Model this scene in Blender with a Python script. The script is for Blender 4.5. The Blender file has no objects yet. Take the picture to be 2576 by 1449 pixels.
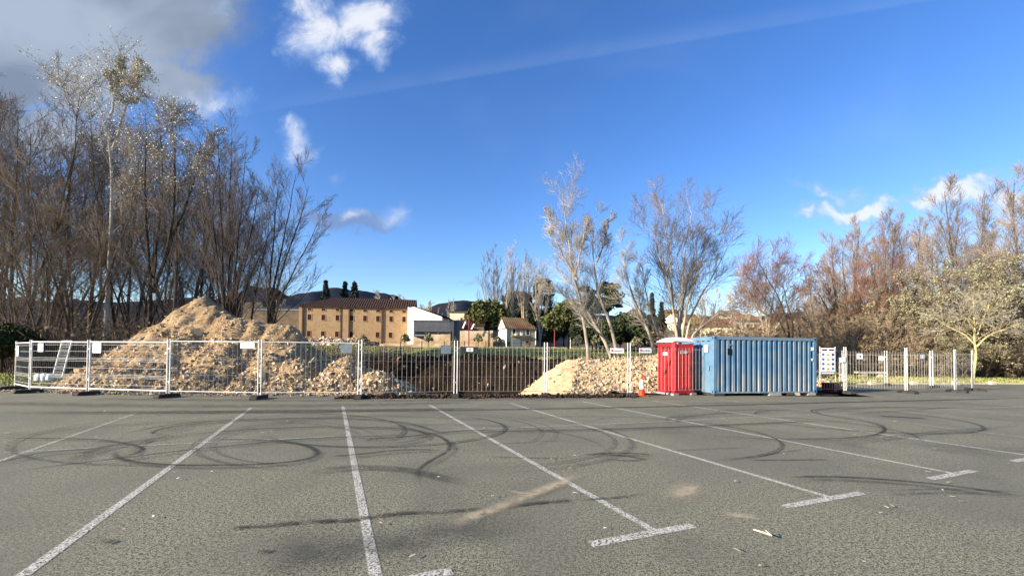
import bpy, math, random
import numpy as np
from mathutils import Matrix, Vector

random.seed(7)
RNG = np.random.default_rng(7)
SC = bpy.context.scene
COL = SC.collection
rad = math.radians

# ------------------------------------------------------------------ camera
CAM_H, PITCH, ROLL, FPX, CX, CY = 1.6, rad(1.15), rad(0.55), 1060.0, 1288.0, 870.0
cam = bpy.data.cameras.new('camera')
cam.sensor_width = 36.0
cam.lens = 36.0 * FPX / 2576.0
cam.shift_y = (CY - 724.5) / 2576.0
cam.clip_start, cam.clip_end = 0.05, 12000.0
cam_ob = bpy.data.objects.new('camera', cam)
CR = Matrix.Rotation(rad(90) + PITCH, 3, 'X') @ Matrix.Rotation(ROLL, 3, 'Z')
cam_ob.matrix_world = Matrix.Translation((0, 0, CAM_H)) @ CR.to_4x4()
COL.objects.link(cam_ob)
SC.camera = cam_ob

# ------------------------------------------------------------------ sun, sky, exposure
SUN_EL, SUN_A = 19.0, 27.0            # elevation, degrees behind the camera's left
sx, sy, sz = (-math.cos(rad(SUN_A)) * math.cos(rad(SUN_EL)), -math.sin(rad(SUN_A)) * math.cos(rad(SUN_EL)), math.sin(rad(SUN_EL)))
sl = bpy.data.lights.new('sun', 'SUN')
sl.energy, sl.angle, sl.color = 5.0, rad(0.53), (1.0, 0.87, 0.69)
sun = bpy.data.objects.new('sun', sl)
sun.rotation_euler = Vector((sx, sy, sz)).to_track_quat('Z', 'Y').to_euler()
COL.objects.link(sun)
SC.view_settings.view_transform = 'Standard'
SC.view_settings.look = 'None'
SC.view_settings.gamma = 1.0
SC.view_settings.use_curve_mapping = False
SC.view_settings.exposure = 1.3
SC.render.engine = 'CYCLES'
SC.cycles.max_bounces = 5
SC.cycles.transparent_max_bounces = 12
SC.cycles.diffuse_bounces = 2
SC.cycles.glossy_bounces = 2

CRi = CR
def ray(u, v):
    return CRi @ Vector(((u - CX) / FPX, -(v - CY) / FPX, -1.0))
def G(u, v, z=0.0):                    # a place on the ground seen at (u, v) of the 2576 wide photograph
    d = ray(u, v)
    t = (z - CAM_H) / d.z
    return (d.x * t, d.y * t, z)
def A(u, v, Y):                        # a place at distance Y
    d = ray(u, v)
    t = Y / d.y
    return (d.x * t, Y, CAM_H + d.z * t)

world = bpy.data.worlds.new('World')
SC.world = world
world.use_nodes = True
WN, WL = world.node_tree.nodes, world.node_tree.links
WN.clear()
class NT:
    """small node helper"""
    def __init__(s, tree): s.n, s.l = tree.nodes, tree.links
    def new(s, t, **k):
        n = s.n.new(t)
        for a, b in k.items(): setattr(n, a, b)
        return n
    def put(s, sock, val):
        if hasattr(val, 'is_output') or hasattr(val, 'links'): s.l.new(val, sock)
        else: sock.default_value = val
    def math(s, op, a, b=None, c=None, clamp=False):
        n = s.new('ShaderNodeMath', operation=op, use_clamp=clamp)
        for i, x in enumerate((a, b, c)):
            if x is not None: s.put(n.inputs[i], x)
        return n.outputs[0]
    def mapr(s, x, a, b, c=0.0, d=1.0, smooth=True):
        n = s.new('ShaderNodeMapRange', interpolation_type='SMOOTHSTEP' if smooth else 'LINEAR')
        for i, v in enumerate((x, a, b, c, d)): s.put(n.inputs[i], v)
        return n.outputs[0]
    def mix(s, f, a, b, blend='MIX'):
        n = s.new('ShaderNodeMix', data_type='RGBA', blend_type=blend)
        s.put(n.inputs[0], f)
        s.put(n.inputs[6], a if not isinstance(a, tuple) else (*a, 1)[:4])
        s.put(n.inputs[7], b if not isinstance(b, tuple) else (*b, 1)[:4])
        return n.outputs[2]
    def noise(s, vec, scale, detail=3, rough=0.55, dist=0.0):
        n = s.new('ShaderNodeTexNoise')
        if vec is not None: s.l.new(vec, n.inputs['Vector'])
        n.inputs['Scale'].default_value = scale
        n.inputs['Detail'].default_value = detail
        n.inputs['Roughness'].default_value = rough
        n.inputs['Distortion'].default_value = dist
        return n.outputs['Fac']
w = NT(world.node_tree)
sky = w.new('ShaderNodeTexSky', sky_type='NISHITA', sun_disc=False)
sky.sun_elevation = rad(SUN_EL)
sky.sun_rotation = math.atan2(sx, sy)
sky.altitude = 500
sky.air_density, sky.dust_density, sky.ozone_density = 1.0, 0.35, 2.2
hs = w.new('ShaderNodeHueSaturation')
hs.inputs['Saturation'].default_value = 1.27
hs.inputs['Value'].default_value = 1.24
hs.inputs['Hue'].default_value = 0.514
w.l.new(sky.outputs[0], hs.inputs['Color'])
skycol = hs.outputs[0]
tc = w.new('ShaderNodeTexCoord')
sep = w.new('ShaderNodeSeparateXYZ')
w.l.new(tc.outputs['Generated'], sep.inputs[0])
dx, dy, dz = sep.outputs
yy = w.math('MAXIMUM', dy, 0.04)
px, pz = w.math('DIVIDE', dx, yy), w.math('DIVIDE', dz, yy)
front = w.mapr(dy, 0.05, 0.2)
cmb = w.new('ShaderNodeCombineXYZ')
w.l.new(px, cmb.inputs[0]); w.l.new(pz, cmb.inputs[1])
pv = cmb.outputs[0]
n_big = w.noise(pv, 3.2, 6, 0.62, 0.6)
n_fine = w.noise(pv, 8.0, 8, 0.66, 1.1)
n_det = w.math('ADD', w.math('MULTIPLY', n_big, 0.45), w.math('MULTIPLY', n_fine, 0.55))
nd1 = w.new('ShaderNodeTexNoise'); w.l.new(pv, nd1.inputs['Vector'])
nd1.inputs['Scale'].default_value = 5.5; nd1.inputs['Detail'].default_value = 7; nd1.inputs['Roughness'].default_value = .62
off1 = w.new('ShaderNodeVectorMath', operation='MULTIPLY_ADD')
w.l.new(nd1.outputs['Color'], off1.inputs[0]); off1.inputs[1].default_value = (.21, .21, 0); off1.inputs[2].default_value = (-.105, -.105, 0)
pw = w.new('ShaderNodeVectorMath', operation='ADD')
w.l.new(pv, pw.inputs[0]); w.l.new(off1.outputs[0], pw.inputs[1])
pvw = pw.outputs[0]
def blob(u, v, a, b, ang=0.0):
    d = ray(u, v)
    m = w.new('ShaderNodeMapping', vector_type='TEXTURE')
    w.l.new(pvw, m.inputs[0])
    m.inputs['Location'].default_value = (d.x / d.y, d.z / d.y, 0)
    m.inputs['Rotation'].default_value = (0, 0, rad(ang))
    m.inputs['Scale'].default_value = (a / FPX, b / FPX, 1)
    l = w.new('ShaderNodeVectorMath', operation='LENGTH')
    w.l.new(m.outputs[0], l.inputs[0])
    return w.mapr(l.outputs['Value'], 1.25, 0.0)
def total(bl):
    s = None
    for k, (wt, args) in enumerate(bl):
        x = w.math('MULTIPLY', blob(*args), wt)
        s = x if s is None else w.math('MAXIMUM', s, x)
    return s
storm = total([(1.0, (60, 60, 620, 270, 0)), (1.0, (330, 20, 380, 180, 0)), (0.75, (430, 180, 230, 95, -12)), (0.85, (100, 210, 330, 120, 0)), (0.9, (-300, 250, 600, 380, 0)), (.75, (60, 330, 300, 110, 0))])
puffs = total([(.95, (790, 90, 125, 130, 20)), (0.9, (905, 45, 140, 95, 25)), (.95, (835, 165, 85, 66, 0)), (.8, (775, 10, 90, 70, 0)), (.8, (950, 105, 70, 95, 0)), (.5, (700, 120, 40, 40, 0)),
               (0.62, (570, 250, 140, 60, -15)), (0.68, (750, 356, 80, 62, 0)), (0.6, (910, 542, 50, 34, 0)), (.58, (988, 545, 80, 60, 0)), (0.45, (555, 15, 40, 42, 0)),
               (0.85, (2170, 506, 210, 40, 10)), (.92, (2370, 470, 230, 46, 12)), (.6, (2075, 468, 150, 36, 0)), (.75, (2030, 530, 60, 30, 20)), (.8, (2540, 490, 120, 54, 8)), (.7, (2800, 440, 300, 70, 8)), (.38, (850, 425, 60, 30, 0))])
dusky = total([(1.0, (880, 562, 150, 48, 0)), (0.8, (930, 575, 90, 30, 0)), (.35, (1190, 730, 120, 12, 0))])
thin = w.math('MULTIPLY', w.mapr(w.noise(pv, 1.3, 4, 0.6, 0.5), 0.45, 0.8), 0.10)
# the old condensation trail: a pale band rising to the right
p1, p2 = ray(560, 300), ray(2350, 2)
a1, a2 = (p1.x / p1.y, p1.z / p1.y), (p2.x / p2.y, p2.z / p2.y)
tl = math.hypot(a2[0] - a1[0], a2[1] - a1[1])
nx_, nz_ = -(a2[1] - a1[1]) / tl, (a2[0] - a1[0]) / tl
dist_l = w.math('ADD', w.math('ADD', w.math('MULTIPLY', px, nx_), w.math('MULTIPLY', pz, nz_)), -(a1[0] * nx_ + a1[1] * nz_))
trail = w.math('MULTIPLY', w.mapr(dist_l, -0.003, 0.006), w.mapr(dist_l, 0.06, 0.004))
trail = w.math('MULTIPLY', trail, w.mapr(px, a1[0], a1[0] + 0.3))
trail = w.math('MULTIPLY', trail, w.math('MULTIPLY_ADD', n_big, 0.10, 0.0))
def soft(dens, lo, hi, amp, n=n_det):
    return w.math('MULTIPLY', w.mapr(w.math('ADD', dens, w.math('MULTIPLY', w.math('SUBTRACT', n, 0.5), amp)), lo, hi), w.mapr(dens, 0.0, 0.18))
m_storm = w.math('MULTIPLY', soft(storm, 0.12, 0.62, 0.9, n_big), 0.93)
m_puff = w.math('MULTIPLY', soft(puffs, 0.16, 0.98, 1.55), 0.88)
m_dusk = w.math('MULTIPLY', soft(dusky, 0.12, 0.7, 0.9), 0.7)
C_SKY = 1.0
shade = w.mapr(w.noise(pv, 2.0, 4, 0.55, 0.4), 0.36, 0.64)
storm_col = w.mix(shade, (1.15, 1.42, 1.85), (2.2, 2.55, 3.1))
puff_col = w.mix(w.mapr(w.math('MULTIPLY', m_puff, n_fine), 0.12, 0.5), (2.4, 3.1, 4.5), (4.6, 4.7, 5.0))
c = w.mix(w.math('MULTIPLY', thin, front), skycol, (3.2, 3.8, 4.6))
c = w.mix(w.math('MULTIPLY', trail, front), c, (3.6, 4.3, 5.4))
c = w.mix(w.math('MULTIPLY', m_dusk, front), c, (1.1, 1.5, 2.6))
c = w.mix(w.math('MULTIPLY', m_storm, front), c, storm_col)
c = w.mix(w.math('MULTIPLY', m_puff, front), c, puff_col)
bg = w.new('ShaderNodeBackground')
bg.inputs['Strength'].default_value = 0.085
w.l.new(c, bg.inputs['Color'])
wo = w.new('ShaderNodeOutputWorld')
w.l.new(bg.outputs[0], wo.inputs[0])

# ------------------------------------------------------------------ helpers
def hash2(ix, iy, seed):
    h = (ix.astype(np.int64) * 374761393 + iy.astype(np.int64) * 668265263 + seed * 1442695041) & 0xFFFFFFFF
    h = ((h ^ (h >> 13)) * 1274126177) & 0xFFFFFFFF
    return ((h ^ (h >> 16)) & 0xFFFF) / 65535.0
def vnoise(x, y, seed=0):
    x, y = np.asarray(x, float), np.asarray(y, float)
    ix, iy = np.floor(x), np.floor(y)
    fx, fy = x - ix, y - iy
    fx, fy = fx * fx * (3 - 2 * fx), fy * fy * (3 - 2 * fy)
    a, b = hash2(ix, iy, seed), hash2(ix + 1, iy, seed)
    c_, d = hash2(ix, iy + 1, seed), hash2(ix + 1, iy + 1, seed)
    return (a * (1 - fx) + b * fx) * (1 - fy) + (c_ * (1 - fx) + d * fx) * fy
def fbm(x, y, seed=0, octs=4, gain=0.5):
    x, y = np.asarray(x, float), np.asarray(y, float)
    s, a, t = 0, 1.0, 0
    for k in range(octs):
        s = s + a * vnoise(x * 2 ** k, y * 2 ** k, seed + k * 17); t += a; a *= gain
    return s / t
def S(x):
    x = np.clip(x, 0, 1)
    return x * x * (3 - 2 * x)

class MB:
    """collects geometry; build() links it as one mesh object"""
    def __init__(s): s.v, s.f, s.n, s.uv = [], [], 0, []
    def add(s, verts, faces):
        verts = np.asarray(verts, float).reshape(-1, 3)
        faces = np.asarray(faces, int)
        s.v.append(verts); s.f.append(faces + s.n); s.n += len(verts)
        return s
    def box(s, x0, x1, y0, y1, z0, z1, rot=0.0, piv=(0, 0)):
        v = np.array([(x, y, z) for z in (z0, z1) for y in (y0, y1) for x in (x0, x1)], float)
        if rot:
            c_, s_ = math.cos(rot), math.sin(rot)
            X, Y = v[:, 0] - piv[0], v[:, 1] - piv[1]
            v[:, 0], v[:, 1] = piv[0] + X * c_ - Y * s_, piv[1] + X * s_ + Y * c_
        return s.add(v, [(0, 2, 3, 1), (4, 5, 7, 6), (0, 1, 5, 4), (2, 6, 7, 3), (0, 4, 6, 2), (1, 3, 7, 5)])
    def tubes(s, P, R, sides=3, cap=True):
        """P [N,K,3], R [N,K]"""
        P, R = np.asarray(P, float), np.asarray(R, float)
        if P.ndim == 2: P, R = P[None], R[None]
        N, K, _ = P.shape
        T = np.gradient(P, axis=1)
        T /= np.linalg.norm(T, axis=2, keepdims=True) + 1e-9
        ref = np.where(np.abs(T[:, :1, 2:3]) > 0.8, np.array([1.0, 0.1, 0]), np.array([0.05, 0.1, 1.0]))
        Aax = np.cross(T, np.broadcast_to(ref, T.shape)); Aax /= np.linalg.norm(Aax, axis=2, keepdims=True) + 1e-9
        Bax = np.cross(T, Aax)
        ang = np.arange(sides) * 2 * math.pi / sides
        V = P[:, :, None, :] + R[:, :, None, None] * (np.cos(ang)[None, None, :, None] * Aax[:, :, None, :] + np.sin(ang)[None, None, :, None] * Bax[:, :, None, :])
        base = (np.arange(N) * K * sides)[:, None, None]
        k = (np.arange(K - 1) * sides)[None, :, None]
        j = np.arange(sides)[None, None, :]; j2 = (j + 1) % sides
        F = np.stack([base + k + j, base + k + j2, base + k + sides + j2, base + k + sides + j], -1).reshape(-1, 4)
        s.add(V, F)
        if cap and sides > 3:
            for q in range(N):
                b0 = s.n - N * K * sides + q * K * sides
                if sides == 4:
                    s.f.append(np.array([[b0 + 3, b0 + 2, b0 + 1, b0], [b0 + (K - 1) * 4 + i for i in range(4)]]))
                else:
                    for off, rv in ((0, True), ((K - 1) * sides, False)):
                        idx = [b0 + off + i for i in range(sides)]
                        if rv: idx = idx[::-1]
                        s.f.append(np.array([[idx[0], idx[i], idx[i + 1]] for i in range(1, sides - 1)]))
        return s
    def rod(s, a, b, r, sides=6, r2=None):
        return s.tubes([[a, b]], [[r, r if r2 is None else r2]], sides)
    def lathe(s, prof, cx, cy, sides=16):
        """prof: [(r, z)...]"""
        ang = np.arange(sides) * 2 * math.pi / sides
        V = [(cx + r * math.cos(a), cy + r * math.sin(a), z) for r, z in prof for a in ang]
        F = [(k * sides + j, k * sides + (j + 1) % sides, (k + 1) * sides + (j + 1) % sides, (k + 1) * sides + j) for k in range(len(prof) - 1) for j in range(sides)]
        return s.add(V, F)
    def quads(s, C, Ux, Uy):
        """independent quads: centre, half axes"""
        V = np.stack([C - Ux - Uy, C + Ux - Uy, C + Ux + Uy, C - Ux + Uy], 1)
        n = len(C)
        return s.add(V.reshape(-1, 3), (np.arange(n)[:, None] * 4 + np.arange(4)[None]))
    def grid(s, X, Y, Z):
        ny, nx = X.shape
        i = np.arange(ny * nx).reshape(ny, nx)
        F = np.stack([i[:-1, :-1], i[:-1, 1:], i[1:, 1:], i[1:, :-1]], -1).reshape(-1, 4)
        return s.add(np.stack([X, Y, Z], -1), F)
    def mesh(s, name, smooth=False):
        me = bpy.data.meshes.new(name)
        V = np.concatenate(s.v) if s.v else np.zeros((0, 3))
        q = [f for f in s.f if f.ndim == 2 and f.shape[1] == 4]
        t = [f for f in s.f if f.ndim == 2 and f.shape[1] == 3]
        Q = np.concatenate(q) if q else np.zeros((0, 4), int)
        Tt = np.concatenate(t) if t else np.zeros((0, 3), int)
        me.vertices.add(len(V)); me.vertices.foreach_set('co', V.astype(np.float32).ravel())
        me.loops.add(len(Q) * 4 + len(Tt) * 3)
        me.loops.foreach_set('vertex_index', np.concatenate([Q.ravel(), Tt.ravel()]).astype(np.int32))
        me.polygons.add(len(Q) + len(Tt))
        st = np.concatenate([np.arange(len(Q)) * 4, len(Q) * 4 + np.arange(len(Tt)) * 3]).astype(np.int32)
        me.polygons.foreach_set('loop_start', st)
        me.polygons.foreach_set('loop_total', np.concatenate([np.full(len(Q), 4), np.full(len(Tt), 3)]).astype(np.int32))
        me.polygons.foreach_set('use_smooth', np.full(len(Q) + len(Tt), bool(smooth)))
        me.update(calc_edges=True)
        return me
    def build(s, name, mat, parent=None, origin=None, smooth=False, **props):
        if origin is not None:
            s.v = [x - np.array(origin)[None] for x in s.v]
        me = s.mesh(name, smooth)
        if mat is not None: me.materials.append(mat)
        o = bpy.data.objects.new(name, me)
        COL.objects.link(o)
        if parent is not None: o.parent = parent
        elif origin is not None: o.location = origin
        for k, v in props.items(): o[k] = v
        return o

def thing(name, label, cat, loc=(0, 0, 0), rz=0.0, group=None):
    o = bpy.data.objects.new(name, None)
    o.empty_display_size = 0.2
    COL.objects.link(o)
    o.location = loc; o.rotation_euler = (0, 0, rz)
    o['label'] = label; o['category'] = cat
    if group: o['group'] = group
    return o
def dup(root, loc, rz=0.0, sc=None, label=None, group=None):
    r = root.copy(); COL.objects.link(r)
    r.location = loc; r.rotation_euler = (0, 0, rz)
    if sc: r.scale = sc
    if label: r['label'] = label
    if group: r['group'] = group
    for ch in list(root.children):
        c_ = ch.copy(); COL.objects.link(c_); c_.parent = r
        for g in list(ch.children):
            d = g.copy(); COL.objects.link(d); d.parent = c_
    return r

# ------------------------------------------------------------------ materials
def mat(name, c1, c2=None, scale=4.0, rough=0.8, bump=0.0, bscale=None, detail=4, metal=0.0, c3=None, scale3=0.5, coords='Object', spec=0.15, island=0.0, stretch=None, lo=.35, hi=.65):
    m = bpy.data.materials.new(name)
    m.use_nodes = True
    t = NT(m.node_tree)
    b = m.node_tree.nodes['Principled BSDF']
    b.inputs['Roughness'].default_value = rough
    b.inputs['Metallic'].default_value = metal
    b.inputs['Specular IOR Level'].default_value = spec
    tcn = t.new('ShaderNodeTexCoord')
    vec = tcn.outputs[coords]
    if stretch:
        mp = t.new('ShaderNodeMapping'); t.l.new(vec, mp.inputs[0]); mp.inputs['Scale'].default_value = stretch; vec = mp.outputs[0]
    col = (*c1, 1)
    if c2 is not None:
        col = t.mix(t.mapr(t.noise(vec, scale, detail), lo, hi), c1, c2)
    if c3 is not None:
        col = t.mix(t.mapr(t.noise(vec, scale3, 3), 0.42, 0.62), col, c3)
    if island:
        g = t.new('ShaderNodeNewGeometry')
        hsn = t.new('ShaderNodeHueSaturation')
        t.put(hsn.inputs['Color'], col)
        t.put(hsn.inputs['Value'], t.mapr(g.outputs['Random Per Island'], 0, 1, 1 - island, 1 + island, False))
        t.put(hsn.inputs['Saturation'], t.mapr(t.math('FRACT', t.math('MULTIPLY', g.outputs['Random Per Island'], 17.3)), 0, 1, 1 - island * 0.6, 1 + island * .4, False))
        col = hsn.outputs[0]
    t.put(b.inputs['Base Color'], col)
    if bump:
        bn = t.new('ShaderNodeBump')
        bn.inputs['Strength'].default_value = 1.0
        bn.inputs['Distance'].default_value = bump
        t.l.new(t.noise(vec, bscale or scale * 3, 4, 0.6), bn.inputs['Height'])
        t.l.new(bn.outputs[0], b.inputs['Normal'])
    return m

M = {}
M['galv'] = mat('galvanised_steel', (.50, .50, .48), (.64, .63, .60), 9, .55, metal=.2, spec=.5)
M['wire'] = mat('galvanised_wire', (.36, .34, .30), (.26, .25, .22), 6, .55, metal=.3)
M['wire_light'] = mat('light_wire', (.72, .72, .68), (.6, .6, .57), 6, .5, metal=.3)
M['foot'] = mat('black_rubber_block', (.022, .022, .024), (.05, .047, .042), 7, .9, .004, 40)
M['plate'] = mat('white_plastic_plate', (.88, .88, .86), (.84, .84, .82), 5, .45)
M['plate_grey'] = mat('grey_plastic_plate', (.20, .235, .27), (.16, .19, .22), 7, .5)
M['plate_dark'] = mat('dark_plate', (.03, .035, .04), (.05, .05, .055), 7, .6)
M['ink'] = mat('printed_ink', (.05, .05, .07), rough=.6)
M['inkred'] = mat('printed_red', (.55, .03, .04), rough=.6)
M['inkyellow'] = mat('printed_yellow', (.72, .5, .08), rough=.6)
M['inkblue'] = mat('printed_blue', (.06, .16, .4), rough=.6)
M['blue'] = mat('pale_blue_container_paint', (.085, .175, .28), (.11, .21, .32), 2.2, .5, .002, 30, c3=(.14, .215, .28), scale3=1.1)
M['red'] = mat('red_plastic', (.62, .012, .022), (.52, .012, .02), 3, .38, spec=.5)
M['roofwhite'] = mat('white_plastic_roof', (.80, .80, .77), (.72, .72, .68), 4, .4, spec=.5)
M['greyplastic'] = mat('grey_plastic_base', (.36, .36, .36), (.25, .25, .25), 6, .7)
M['black'] = mat('black_hole', (.01, .01, .011), rough=.8)
M['conc'] = mat('weathered_concrete', (.36, .34, .31), (.25, .24, .22), 6, .9, .006, 30)
M['cream'] = mat('cream_cast_stone', (.62, .54, .38), (.50, .43, .30), 5, .85, .004, 30)
M['whitebag'] = mat('white_sack', (.72, .76, .76), (.55, .62, .64), 6, .8, .01, 9)
M['tan'] = mat('tan_rubble_fines', (.42, .30, .165), (.22, .15, .085), 5.2, .95, .04, 22, c3=(.27, .18, .095), scale3=.9)
M['stone'] = mat('tan_broken_stone', (.50, .385, .24), (.30, .215, .13), 9, .9, .01, 30, island=.6)
M['sand'] = mat('pale_sand', (.56, .43, .25), (.40, .29, .165), 5, .95, .015, 30)
M['soil'] = mat('dark_damp_soil', (.050, .034, .024), (.022, .015, .011), 3, .98, .05, 9, island=0.0)
M['clod'] = mat('soil_clods', (.060, .040, .027), (.020, .013, .009), 6, .98, .02, 20, island=.5)
M['bark'] = mat('brown_grey_bark', (.135, .105, .075), (.075, .056, .040), 5, .95, .01, 20)
M['bark_dark'] = mat('dark_bark', (.055, .042, .032), (.032, .024, .019), 5, .95, .01, 20)
M['bark_pale'] = mat('pale_bark', (.42, .355, .27), (.24, .20, .15), 3, .9, .008, 16, stretch=(1, 1, .4))
M['bark_white'] = mat('white_bark', (.58, .54, .46), (.36, .32, .27), 2.5, .9, .008, 16, stretch=(1, 1, .4))
M['bark_lichen'] = mat('lichen_yellow_bark', (.50, .42, .18), (.33, .28, .16), 4, .95, .008, 16)
M['twig'] = mat('brown_twigs', (.225, .182, .145), (.135, .11, .088), .8, .95)
M['twig_dark'] = mat('dark_twigs', (.13, .103, .084), (.085, .067, .055), .8, .95)
M['twig_gold'] = mat('golden_brown_twigs', (.29, .22, .145), (.19, .145, .098), .6, .95)
M['twig_red'] = mat('reddish_twigs', (.27, .135, .085), (.18, .10, .07), .8, .95)
M['twig_tan'] = mat('tan_grey_twigs', (.27, .22, .175), (.18, .145, .115), .8, .95)
M['twig_grey'] = mat('grey_twigs', (.40, .36, .31), (.28, .25, .21), .8, .95)
M['leaf_pale'] = mat('silvery_leaves', (.60, .58, .47), (.44, .41, .28), 2, .8, island=.3)
M['leaf_olive'] = mat('olive_leaves', (.30, .28, .165), (.18, .165, .095), 2, .85, island=.35)
M['leaf_dull'] = mat('dry_brown_leaves', (.20, .14, .07), (.12, .085, .045), 2, .9, island=.35)
M['needle'] = mat('dark_needles', (.028, .042, .018), (.05, .062, .022), 1.2, .9, island=.4)
M['needle_blue'] = mat('blue_green_needles', (.022, .036, .026), (.05, .066, .05), 1.2, .9, island=.4)
M['needle_lime'] = mat('yellow_green_foliage', (.06, .075, .022), (.12, .12, .04), 1.0, .9, island=.4)
M['grassb'] = mat('grass_blades', (.20, .23, .06), (.30, .28, .11), 1.0, .9, island=.35)
M['stonewall'] = mat('ochre_stone_wall', (.43, .285, .15), (.35, .225, .112), 2.2, .92, .003, 4, spec=.1, c3=(.42, .29, .165), scale3=.8)
M['stonewall2'] = mat('rough_stone_wall', (.46, .33, .20), (.31, .21, .125), 1.6, .92, .006, 3.5, c3=(.52, .42, .30), scale3=.4)
M['greystone'] = mat('dull_stone_wall', (.15, .115, .078), (.10, .077, .053), .8, .92, .02, 3)
M['render'] = mat('brown_render', (.30, .23, .155), (.23, .175, .12), 1.0, .92, c3=(.34, .30, .24), scale3=.5)
M['whitewall'] = mat('white_render', (.80, .79, .72), (.76, .74, .66), .6, .85)
M['creamwall'] = mat('cream_render', (.74, .66, .44), (.70, .61, .40), .6, .85)
M['roof'] = mat('old_brown_roof_tiles', (.085, .048, .034), (.05, .030, .023), 1.3, .95, .04, 5, stretch=(3, 1, 1))
M['roof_red'] = mat('terracotta_roof_tiles', (.17, .075, .050), (.11, .058, .04), 1.2, .9, .04, 6, c3=(.16, .13, .06), scale3=.5)
M['wood_dark'] = mat('dark_red_shutter', (.06, .012, .010), (.035, .010, .008), 4, .7)
M['glass'] = mat('dark_glass', (.015, .018, .022), rough=.1, spec=.6)
M['greyclad'] = mat('dark_grey_cladding', (.085, .09, .105), (.07, .073, .085), .6, .7)
M['surround'] = mat('pale_stone_surround', (.50, .34, .22), (.44, .30, .19), 2, .9)
M['pipe'] = mat('brown_downpipe', (.10, .055, .035), rough=.7)
M['lamp_red'] = mat('maroon_lamp_post', (.22, .04, .05), rough=.5)
M['hill'] = mat('wooded_hill_haze_tint', (.010, .018, .036), (.020, .025, .036), .03, 1.0, c3=(.032, .028, .030), scale3=.006, spec=0.0)  # blue of the distant haze is painted into the hill colour
M['scrubhill'] = mat('brown_scrub_hillside', (.13, .085, .05), (.08, .055, .035), .12, 1.0, c3=(.06, .05, .03), scale3=.03)
M['cone_red'] = mat('orange_red_rubber', (.68, .05, .02), (.6, .045, .02), 5, .5)
M['carpaint'] = mat('white_car_paint', (.75, .77, .80), rough=.25, spec=.6)
M['tyre'] = mat('tyre_rubber', (.02, .02, .02), rough=.9)
M['crate'] = mat('dark_red_crate', (.12, .018, .02), (.08, .015, .016), 5, .6)

# side of the container and its end: rust and chalky wear low down
def container_mat():
    m = M['blue'].copy(); m.name = 'weathered_blue_container_side'
    t = NT(m.node_tree)
    b = m.node_tree.nodes['Principled BSDF']
    src = b.inputs['Base Color'].links[0].from_socket
    tcn = t.new('ShaderNodeTexCoord')
    sp = t.new('ShaderNodeSeparateXYZ'); t.l.new(tcn.outputs['Object'], sp.inputs[0])
    mp = t.new('ShaderNodeMapping'); t.l.new(tcn.outputs['Object'], mp.inputs[0]); mp.inputs['Scale'].default_value = (9, 9, .55)
    streak = t.noise(mp.outputs[0], 1.0, 4, .6)
    low = t.mapr(sp.outputs[2], 1.5, 0.15)
    f = t.math('MULTIPLY', t.mapr(streak, .42, .72), low)
    c_ = t.mix(t.math('MULTIPLY', f, .85), src, (.42, .38, .31))
    mp2 = t.new('ShaderNodeMapping'); t.l.new(tcn.outputs['Object'], mp2.inputs[0]); mp2.inputs['Scale'].default_value = (6, 6, 1.2)
    f2 = t.math('MULTIPLY', t.mapr(t.noise(mp2.outputs[0], 2.2, 5, .65), .6, .72), t.mapr(sp.outputs[2], .9, .1))
    c_ = t.mix(t.math('MULTIPLY', f2, .8), c_, (.26, .12, .05))
    t.l.new(c_, b.inputs['Base Color'])
    return m
M['blue_side'] = container_mat()

def asphalt_mat():
    m = bpy.data.materials.new('worn_asphalt'); m.use_nodes = True
    t = NT(m.node_tree); b = m.node_tree.nodes['Principled BSDF']
    tcn = t.new('ShaderNodeTexCoord'); vec = tcn.outputs['Object']
    n1 = t.noise(vec, 85, 2, .75)
    n2 = t.noise(vec, 30, 2, .7)
    n3 = t.noise(vec, .35, 5, .6, .4)
    n4 = t.noise(vec, 2.4, 5, .65)
    vor = t.new('ShaderNodeTexVoronoi'); t.l.new(vec, vor.inputs['Vector']); vor.inputs['Scale'].default_value = 62
    grain = t.math('ADD', t.math('MULTIPLY', n1, .7), t.math('MULTIPLY', n2, .3))
    col = t.mix(t.mapr(grain, .42, .60), (.030, .030, .020), (.37, .355, .240))
    vv = t.new('ShaderNodeSeparateColor'); t.l.new(vor.outputs['Color'], vv.inputs[0])
    col = t.mix(t.math('MULTIPLY', t.mapr(vv.outputs[0], .84, .95), .7), col, (.30, .28, .23))
    col = t.mix(t.mapr(n3, .40, .60), col, t.mix(.5, col, (.115, .116, .088)))
    col = t.mix(t.math('MULTIPLY', t.mapr(n4, .5, .75), .35), col, (.16, .14, .115))
    n5 = t.noise(vec, .9, 6, .7, .6)
    col = t.mix(t.math('MULTIPLY', t.mapr(n5, .52, .7), .30), col, (.06, .060, .048))
    n6 = t.noise(vec, 7.0, 6, .85)
    col = t.mix(t.math('MULTIPLY', t.mapr(n6, .52, .66), .28), col, (.20, .185, .14))
    n7 = t.noise(vec, .16, 3, .5)
    col = t.mix(t.math('MULTIPLY', t.mapr(n7, .46, .60), .28), col, (.17, .165, .125))
    t.l.new(col, b.inputs['Base Color'])
    b.inputs['Roughness'].default_value = .93
    b.inputs['Specular IOR Level'].default_value = .2
    bn = t.new('ShaderNodeBump'); bn.inputs['Distance'].default_value = .0012
    t.l.new(n1, bn.inputs['Height']); t.l.new(bn.outputs[0], b.inputs['Normal'])
    return m
M['asphalt'] = asphalt_mat()

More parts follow.
